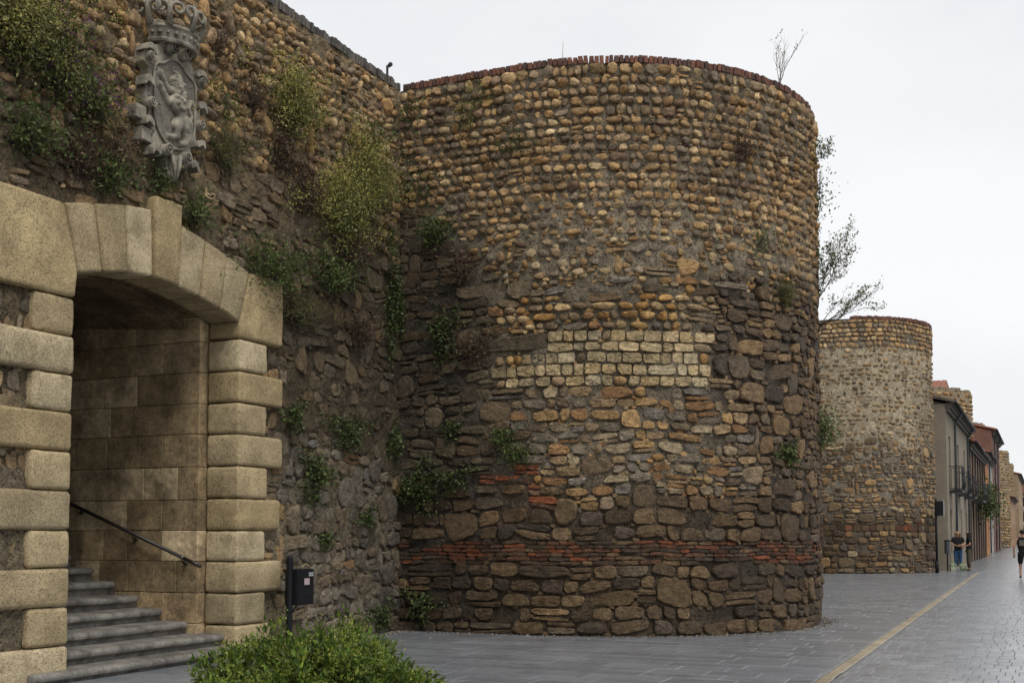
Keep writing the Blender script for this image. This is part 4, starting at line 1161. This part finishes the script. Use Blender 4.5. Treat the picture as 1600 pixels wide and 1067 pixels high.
def roof(o, y0, y1, h, m, x=XF, rise=1.5, back=4.6, over=.38, tiles=True):
    b = MB(); n = int((y1 - y0) / .24) if tiles else 2; v = []; f = []
    for k in range(n * 4 + 1):
        y = y0 - .12 + (y1 - y0 + .24) * k / (n * 4); dz = .045 * abs(math.sin(k * math.pi / 4)) if tiles else 0
        v += [(x + over, y, h + .12 + dz), (x - back, y, h + rise + dz), (x - back, y, h + rise - .15), (x + over, y, h + .02)]
    for k in range(n * 4):
        a = 4 * k; f += [(a, a + 4, a + 5, a + 1), (a + 3, a + 2, a + 6, a + 7), (a, a + 3, a + 7, a + 4)]
    f += [(0, 1, 2, 3), (16 * n, 16 * n + 3, 16 * n + 2, 16 * n + 1)]
    ob = b.add(v, f).build('roof', m, o)
    MB().prism([(x, h), (x - back, h), (x - back, h + rise - .16)], y0, y1, 1).build('gable', o.children[0].data.materials[0], o)
    return ob
def eave(o, y0, y1, h, x=XF, m=None):
    m = m or wood
    MB().box(x, x + .14, y0, y1, h - .34, h - .2).box(x, x + .24, y0 - .03, y1 + .03, h - .2, h - .08).box(x, x + .34, y0 - .05, y1 + .05, h - .08, h + .02).build('cornice', m, o)
    MB().tube([(x + .42, y0 - .1, h + .03), (x + .42, y1 + .1, h + .03)], .075, 8).build('gutter', M['steel'] if False else M['iron'], o, smooth=True)
def pipe(o, y, h, x=XF, m=None):
    MB().tube([(x + .42, y, h), (x + .25, y, h - .25), (x + .09, y, h - .5), (x + .09, y, .1)], .055, 8).build('downpipe', m or mat('grey_downpipe_%d' % int(y), (.06, .075, .085), rough=.5), o, smooth=True)
def balcony(o, ya, yb, z, x=XF, out=.55, h=1.05):
    bal = MB().box(x, x + out, ya, yb, z - .1, z).build('balcony', M['iron'], o)
    b = MB()
    for zz in (z + .06, z + h): b.box(x, x + out, ya, ya + .03, zz, zz + .03).box(x, x + out, yb - .03, yb, zz, zz + .03).box(x + out - .03, x + out, ya, yb, zz, zz + .03)
    n = int((yb - ya) / .14)
    for k in range(n + 1):
        y = ya + .02 + (yb - ya - .04) * k / n
        b.tube([(x + out - .015, y, z), (x + out + (.07 if k % 2 else .03), y, z + .3), (x + out - .015, y, z + .6), (x + out - .015, y, z + h)], .012, 4)
        if k < n:
            c = [(x + out, y + .07 + .05 * math.cos(t), z + .75 + .09 * math.sin(t)) for t in np.linspace(0, 6.28, 9)]; b.tube(c, .009, 4, cap=False)
    for k in range(5):
        xx = x + out * k / 5
        for y in (ya + .015, yb - .015): b.tube([(xx, y, z), (xx, y, z + h)], .011, 4)
    b.build('railing', M['iron'], bal)
hA = thing('house', 'olive grey plastered house with iron balconies right after the second tower', 'house')
YA0, YA1, HA = 37.6, 53.4, 7.3
facade(hA, YA0, YA1, HA, [(39.0, 40.1, 0, 2.7), (39.0, 40.1, 3.6, 6.0), (42.6, 43.7, 0, 2.7), (44.6, 45.7, 3.6, 6.0), (46.3, 47.3, 0, 2.8), (49.5, 50.6, 3.6, 6.0), (50.2, 51.3, 0, 2.7)], plaster('olive_plaster', (.225, .192, .145)))
roof(hA, YA0, YA1, HA, mat('old_grey_tile', (.11, .09, .075), rough=.9, var=.4, vscale=5)); eave(hA, YA0, YA1, HA, m=mat('brown_grey_eave', (.10, .088, .075), rough=.8)); pipe(hA, 42.0, HA); pipe(hA, 51.9, HA)
balcony(hA, 38.8, 40.4, 3.55); balcony(hA, 44.3, 46.0, 3.55); balcony(hA, 49.2, 50.9, 3.55)
MB().box(XF, XF + .04, YA0 + .01, YA1, 0, .75).build('plinth', plaster('plinth_stone', (.2, .175, .135)), hA)
hB = thing('house', 'dark brown timbered house with a plant hanging from its balcony', 'house')
facade(hB, 53.5, 72.8, 6.7, [(55 + 2.9 * k, 56.2 + 2.9 * k, z, z + 2.3) for k in range(6) for z in (.4, 3.6)], plaster('brown_plaster', (.18, .125, .09), .4))
roof(hB, 53.5, 72.8, 6.7, M['tile']); eave(hB, 53.5, 72.8, 6.7)
for k in range(7): MB().box(XF, XF + .09, 54.2 + 2.9 * k, 54.5 + 2.9 * k, 0, 6.3).build('timber_post', wood, hB)
balcony(hB, 54.8, 58.5, 3.5, out=.7); balcony(hB, 60.2, 66, 3.5, out=.7)
b = MB()
for k in range(60):
    y, z = 53.52 + random.uniform(0, .5), .05 + k * .105; b.box(XF, XF + .04, 53.5, 53.5 + random.uniform(.35, .6), z, z + .09)
b.build('quoins', plaster('quoin_tan', (.27, .2, .11), .3), hB)
for k, (x_, y_, z_) in enumerate([(XF + .75, 61.5, 3.5)]):
    r = np.random.default_rng(5); hp = thing('hanging_plant', 'bushy green plant spilling over a balcony of the brown house', 'plant', (x_, y_, z_))
    lf = Leafy(); P = r.normal(0, 1, (900, 3)) * np.array([.3, 1.0, .55]); lf.add(P, r.normal(0, 1, P.shape) + np.array([0, 0, -.3]), .22, LP['dark'] + LP['green'], r, wid=.5); lf.build('foliage', hp)
    MB().box(-.25, .15, -1, 1, -.1, .15).build('planter', wood, hp)
def simple(label, y0, y1, h, c, m_roof=True, holes=None, x=XF, rise=1.4):
    o = thing('house', label, 'house')
    n = max(1, int((y1 - y0) / 3))
    hs = holes if holes is not None else [(y0 + (k + .3) * (y1 - y0) / n, y0 + (k + .3) * (y1 - y0) / n + 1.0, z, z + 2.1) for k in range(n) for z in np.arange(.6, h - 2.4, 3.1)]
    facade(o, y0, y1, h, hs, plaster('plaster_%d' % int(y0), c, .2), x=x)
    roof(o, y0, y1, h, M['tile'], x=x, rise=rise); eave(o, y0, y1, h, x=x)
    return o
hC = simple('narrow orange house between the brown house and the grey one', 72.9, 79.6, 7.3, (.36, .17, .075))
pipe(hC, 79.3, 7.3)
hD = simple('narrow pale grey house just before the tall brick house', 79.7, 86.8, 7.3, (.33, .31, .28))
hE = simple('tall red brick house rising above its neighbours', 86.9, 104, 10.0, (.18, .098, .074)); pipe(hE, 90.5, 10); pipe(hE, 97, 10)
hF = simple('low orange tan house between the last two towers', 134.5, 156, 5.8, (.33, .21, .13), x=6.35)
hG = simple('far house with a red tiled roof past the last tower', 168, 200, 10.0, (.34, .25, .16), x=6.6)
# the cross building that ends the street, and a tiled roof behind the wall
hH = thing('apartment_block', 'pale block with rows of windows closing the end of the street', 'building')
b = MB().box(4, 40, 240, 252, 0, 9.5).build('wall', plaster('far_cream', (.42, .38, .32)), hH)
for fl in range(3):
    for k in range(10):
        y = 239.9; xx = 5.2 + k * 3; MB().box(xx, xx + 1.3, 239.88, 239.97, .9 + fl * 3, 2.7 + fl * 3).build('window', glass, hH)
    MB().box(4, 40, 239.7, 240, 3.1 + fl * 3, 3.3 + fl * 3).build('ledge', plaster('far_ledge_%d' % fl, (.30, .22, .17)), hH)
MB().prism([(3.5, 9.5), (40.5, 9.5), (38, 11.5), (6, 11.5)], 239.3, 252.6, 1).build('roof', M['tile'], hH)
hI = thing('roof_pavilion', 'orange red tiled roof rising behind the third tower', 'building', (1.2, 76, 0))
MB().box(-3, 2.3, -2, 6, 0, 11.6).build('wall', plaster('pavilion_wall', (.4, .36, .3)), hI)
v = []; f = []; n = 40
for k in range(n + 1):
    x_ = -3.3 + 5.9 * k / n; dz = .05 * abs(math.sin(k * math.pi / 2.5)); v += [(x_, -2.4, 11.5 + dz), (min(x_, 2.25), 2, 13.2 + dz), (x_, 6.4, 11.5 + dz)]
for k in range(n): f += [(3 * k, 3 * k + 3, 3 * k + 4, 3 * k + 1), (3 * k + 1, 3 * k + 4, 3 * k + 5, 3 * k + 2)]
f += [(0, 1, 2), (3 * n, 3 * n + 2, 3 * n + 1)]
MB().add(v, f).build('roof', M['tile'], hI)

# ------------------------------------------------------------------ pole with sign and litter bin by the second tower
sp = thing('sign_pole', 'slim black pole with a lantern box at the foot of the second tower', 'pole', (5.98, 34.3, 0))
MB().tube([(0, 0, 0), (0, 0, 3.05)], .05, 8).tube([(0, 0, 0), (0, 0, .5)], .075, 8).build('pole', M['black'], sp, smooth=True)
MB().box(.0, .28, -.1, .1, 2.35, 2.95).build('lantern_box', M['black'], sp, bevel=.02)
MB().box(.305, .315, -.1, .1, 2.3, 3.0).build('plate', mat('grey_plate', (.35, .35, .36), rough=.5), sp)
lb = thing('litter_bin', 'small dark grey litter bin on the corner of the olive house', 'bin', (6.2, 36.9, 0))
v = [(.115 * math.cos(a), .115 * math.sin(a)) for a in np.linspace(0, 2 * math.pi, 13)[:-1]]
MB().prism(v, .75, 1.25, 2).build('body', mat('bin_grey', (.06, .065, .07), rough=.4), lb, bevel=.01)
MB().prism([(1.1 * a, 1.1 * b_) for a, b_ in v], 1.26, 1.34, 2).build('lid', M['black'], lb, bevel=.02)
MB().tube([(0, 0, 0), (0, 0, .75)], .03, 8).build('post', M['black'], lb)

# ------------------------------------------------------------------ people
skinm = mat('skin', (.42, .24, .16), rough=.55, var=.08)
def cloth(n, c): return mat(n, c, rough=.9, var=.25, vscale=12, bump=[(18, .3, .02)])
black_c = cloth('black_cotton', (.012, .012, .014)); jeans = cloth('blue_denim', (.06, .13, .27)); olive = cloth('olive_cloth', (.075, .062, .042)); shoe = cloth('dark_shoe', (.03, .03, .033))
def skin(name, verts, edges, m, parent, root=0, sub=2):
    me = bpy.data.meshes.new(name)
    me.from_pydata([v[:3] for v in verts], edges, [])
    o = link(name, me, parent)
    md = o.modifiers.new('skin', 'SKIN'); md.use_smooth_shade = True
    if not me.skin_vertices: 
        bpy.context.view_layer.objects.active = o
    lay_ = me.skin_vertices[0].data
    for i, v in enumerate(verts):
        rr = v[3] if hasattr(v[3], '__len__') else (v[3], v[3])
        lay_[i].radius = rr; lay_[i].use_root = (i == root)
    s_ = o.modifiers.new('sub', 'SUBSURF'); s_.levels = s_.render_levels = sub
    me.materials.append(m)
    return o
def chain(*idx): return [(a, b) for a, b in zip(idx[:-1], idx[1:])]
def hand(parent, p, d, m, s=1.0):
    """palm with four fingers and a thumb, slightly curled"""
    p = Vector(p); d = Vector(d).normalized(); w = d.orthogonal().normalized(); n = d.cross(w)
    b = MB(); b.tube([p - d * .03 * s, p + d * .02 * s, p + d * .075 * s], [.026 * s, .036 * s, .032 * s], 8)
    for k, L_ in enumerate((.062, .072, .068, .052)):
        q = p + d * .07 * s + w * (k - 1.5) * .018 * s
        b.tube([q, q + d * L_ * .5 * s + n * .006, q + d * L_ * s + n * .024 * s], [.0095 * s, .009 * s, .007 * s], 6)
    q = p + d * .015 * s + w * .034 * s
    b.tube([q, q + (d + w * .8) * .03 * s, q + (d * 1.5 + w * .7) * .042 * s], [.012 * s, .011 * s, .008 * s], 6)
    return b.build('hand', m, parent, smooth=True)
def face(parent, c, fw, m):
    """nose, eyes and mouth on a head centred at c, looking along fw"""
    c = Vector(c); fw = Vector(fw).normalized(); sd_ = Vector((-fw.y, fw.x, 0))
    MB().tube([c + fw * .088 + Vector((0, 0, .02)), c + fw * .112 + Vector((0, 0, -.022)), c + fw * .09 + Vector((0, 0, -.03))], [.01, .015, .012], 6).build('nose', m, parent, smooth=True)
    b = MB()
    for s_ in (-1, 1): b.tube([c + fw * .083 + sd_ * s_ * .032 + Vector((0, 0, .018)), c + fw * .092 + sd_ * s_ * .034 + Vector((0, 0, .018))], [.012, .008], 6)
    b.build('eyes', black_c, parent)
    MB().tube([c + fw * .088 - sd_ * .022 + Vector((0, 0, -.058)), c + fw * .094 + Vector((0, 0, -.058)), c + fw * .088 + sd_ * .022 + Vector((0, 0, -.058))], .006, 6).build('mouth', mat('lips', (.3, .11, .09), rough=.5, var=.05), parent)
    b = MB()
    for s_ in (-1, 1): b.tube([c + sd_ * s_ * .078, c + sd_ * s_ * .092 + Vector((0, 0, .01))], [.022, .018], 6)
    b.build('ears', m, parent)
def person(label, loc, rz, J, top, bot, short_legs=False, sleeves=.5, hair=None, scale=1.0, wide=1.0):
    """J: joint positions in metres, facing -Y; one continuous body under shirt, trousers, shoes and hair"""
    o = thing('person', label, 'person', loc, rz); o.scale = (scale,) * 3
    g_ = lambda k: Vector(J[k])
    V = [(*g_('hip'), (.09 * wide, .07)), (*g_('waist'), (.085 * wide, .065)), (*g_('chest'), (.09 * wide, .07)), (*g_('neck'), .05), (*g_('chin'), .07), (*(g_('head')), .088), (*(g_('head') + Vector((0, 0, .085))), .06)]
    E_ = chain(0, 1, 2, 3, 4, 5, 6)
    for s_ in 'LR':
        n = len(V); V += [(*g_('sh' + s_), .048), (*g_('el' + s_), .042), (*g_('wr' + s_), .029)]; E_ += [(2, n), (n, n + 1), (n + 1, n + 2)]
        n = len(V); V += [(*g_('th' + s_), .085 * wide), (*g_('kn' + s_), .058), (*g_('an' + s_), .038), (*g_('to' + s_), .035)]; E_ += [(0, n), (n, n + 1), (n + 1, n + 2), (n + 2, n + 3)]
    skin('body', V, E_, skinm, o)
    for s_ in 'LR': hand(o, g_('wr' + s_) , g_('wr' + s_) - g_('el' + s_), skinm)
    # shirt
    V = [(*g_('waist'), (.145 * wide, .118)), (*(g_('hip') + Vector((0, 0, -.12))), (.16 * wide, .13)), (*(g_('chest') + Vector((0, 0, .02))), (.185 * wide, .14)), (*(g_('neck') - Vector((0, 0, .01))), .082)]
    E_ = [(0, 1), (0, 2), (2, 3)]
    for s_ in 'LR':
        n = len(V); V += [(*g_('sh' + s_), .082)]; E_ += [(2, n)]
        if sleeves: V += [(*g_('sh' + s_).lerp(g_('el' + s_), sleeves + .2), .066)]; E_ += [(n, n + 1)]
    skin('shirt', V, E_, top, o)
    V = [(*(g_('hip') + Vector((0, 0, .03))), (.150 * wide, .118))]; E_ = []
    for s_ in 'LR':
        n = len(V); V += [(*g_('th' + s_), .104 * wide), (*g_('kn' + s_), .074 if not short_legs else .09)]; E_ += [(0, n), (n, n + 1)]
        if not short_legs: V += [(*(g_('an' + s_) + Vector((0, 0, .03))), .062)]; E_ += [(n + 1, n + 2)]
    skin('shorts' if short_legs else 'trousers', V, E_, bot, o)
    for s_ in 'LR':
        skin('shoe', [(*(g_('an' + s_) + Vector((0, .035, -.035))), .045), (*(g_('an' + s_).lerp(g_('to' + s_), .5) + Vector((0, 0, -.01))), .046), (*(g_('to' + s_)), .04)], [(0, 1), (1, 2)], shoe, o)
    if hair: hair(o, g_)
    return o
def stand(dx=0.0, turn=0.0, **kw):
    J = dict(hip=(0, 0, .95), waist=(0, 0, 1.08), chest=(0, .01, 1.32), neck=(0, .01, 1.47), chin=(0, -.01, 1.55), head=(0, -.015, 1.62),
             shL=(.19, .01, 1.40), elL=(.25, .03, 1.12), wrL=(.24, -.06, .88), shR=(-.19, .01, 1.40), elR=(-.25, .03, 1.12), wrR=(-.24, -.06, .88),
             thL=(.09, 0, .86), knL=(.10, -.02, .50), anL=(.11, .01, .09), toL=(.13, -.13, .045), thR=(-.09, 0, .86), knR=(-.10, -.02, .50), anR=(-.11, .01, .09), toR=(-.13, -.13, .045))
    J.update(kw); return J
def long_hair(c):
    m = mat('hair_%d' % int(c[0] * 1000), c, rough=.6, var=.4, vscale=50)
    def f(o, g_):
        h = g_('head')
        Vh = [(*(h + Vector((0, .025, .10))), .105), (*(h + Vector((0, .055, .03))), .115), (*(h + Vector((0, .085, -.14))), (.12, .06)), (*(h + Vector((0, .12, -.30))), (.10, .045))]
        for s_ in (-1, 1): Vh += [(*(h + Vector((s_ * .085, .01, .0))), .05), (*(h + Vector((s_ * .105, .0, -.13))), .045), (*(h + Vector((s_ * .10, -.02, -.25))), .03)]
        skin('hair', Vh, [(0, 1), (1, 2), (2, 3), (1, 4), (4, 5), (5, 6), (1, 7), (7, 8), (8, 9)], m, o)
        face(o, h, (0, -1, 0), skinm)
    return f
def short_hair(c):
    m = mat('hair_s_%d' % int(c[0] * 1000), c, rough=.6, var=.4, vscale=50)
    def f(o, g_):
        h = g_('head')
        skin('hair', [(*(h + Vector((0, .01, .095))), .105), (*(h + Vector((0, .05, .03))), .115), (*(h + Vector((0, .065, -.05))), .085)], chain(0, 1, 2), m, o)
        face(o, h, (0, -1, 0), skinm)
    return f
person('person in black t-shirt and blue jeans with hands clasped, facing the camera', (6.55, 38.2, 0), rad(10),
       stand(elL=(.27, .0, 1.14), wrL=(.06, -.20, 1.10), elR=(-.27, .0, 1.14), wrR=(-.05, -.21, 1.08)), black_c, jeans, hair=long_hair((.16, .115, .07)), scale=1.0, wide=1.18)
person('person in black shirt and olive trousers seen from the side, dark hair', (7.02, 37.7, 0), rad(-78),
       stand(elL=(.22, .02, 1.14), wrL=(.12, -.20, 1.05), elR=(-.22, .02, 1.14), wrR=(-.10, -.20, 1.06), anL=(.09, .03, .09), toL=(.09, -.12, .045)), black_c, olive, hair=long_hair((.014, .012, .012)), scale=1.0)
wk = person('person in black sleeveless top and shorts walking away at the right edge', (9.33, 29.0, 0), rad(178),
       stand(elL=(.29, .06, 1.13), wrL=(.30, -.02, .86), elR=(-.28, .0, 1.13), wrR=(-.30, -.10, .88), knL=(.10, -.12, .50), anL=(.10, -.02, .10), toL=(.11, -.15, .05), knR=(-.13, .03, .50), anR=(-.15, .20, .12), toR=(-.16, .08, .045)), black_c, black_c, short_legs=True, sleeves=0, hair=short_hair((.02, .015, .012)), scale=1.02, wide=1.05)
MB().box(-.11, .11, .150, .156, 1.16, 1.36).build('back_print', mat('shirt_print', (.12, .11, .09), rough=.9, var=.8, vscale=25), wk)
def bag(label, loc, rz, c1):
    o = thing('shopping_bag', label, 'bag', loc, rz, 'bags at the feet of the couple')
    MB().add([(-.12, -.07, 0), (.12, -.07, 0), (.12, .07, 0), (-.12, .07, 0), (-.15, -.05, .31), (.14, -.05, .28), (.13, .05, .29), (-.14, .05, .32)], [(0, 3, 2, 1), (0, 1, 5, 4), (1, 2, 6, 5), (2, 3, 7, 6), (3, 0, 4, 7), (4, 5, 6, 7)]).build('body', mat('bag_%d' % int(c1[0] * 1000), c1, rough=.5, var=.2, vscale=6, tint=((.36, .37, .27), 6, .44, .50)), o, bevel=.02)
    for y in (-.05, .05): MB().tube([(-.06, y * .7, .29), (-.04, y * .7, .38), (.04, y * .7, .38), (.06, y * .7, .29)], .008, 5).build('handle', mat('bag_handle_%d' % int(y * 100 + 50), (.3, .4, .15), rough=.5), o)
    
bag('green and cream shopping bag on the left at the feet of the couple', (6.38, 37.75, 0), .3, (.10, .17, .07))
bag('green and cream shopping bag on the right, nearer the person in olive trousers', (6.78, 37.6, 0), -.2, (.13, .19, .09))

# ------------------------------------------------------------------ leaf litter and grit along the wall feet
r = np.random.default_rng(77); lf = Leafy(); P = []
for k in range(900):
    s_ = r.uniform(0.1, 11); q = T1.P(np.array([s_]), np.array([.006]), .06 + abs(r.normal(0, .13)))[0]; P.append(q)
for k in range(350): P.append((.05 + abs(r.normal(0, .2)), r.uniform(-3.4, 0), .006))
for k in range(60): P.append((r.uniform(.3, 9), r.uniform(-6, 25), .006))
P = np.array(P); D = r.normal(0, 1, P.shape); D[:, 2] *= .12
lf.add(P, D, .035, [(.16, .12, .07), (.10, .08, .05), (.22, .18, .11), (.3, .27, .22), (.07, .06, .045)], r, wid=.7, fold=.1)
tag(lf.build('fallen_leaves', None), 'dry leaf litter and grit along the foot of tower and wall', 'leaf litter', kind='stuff')
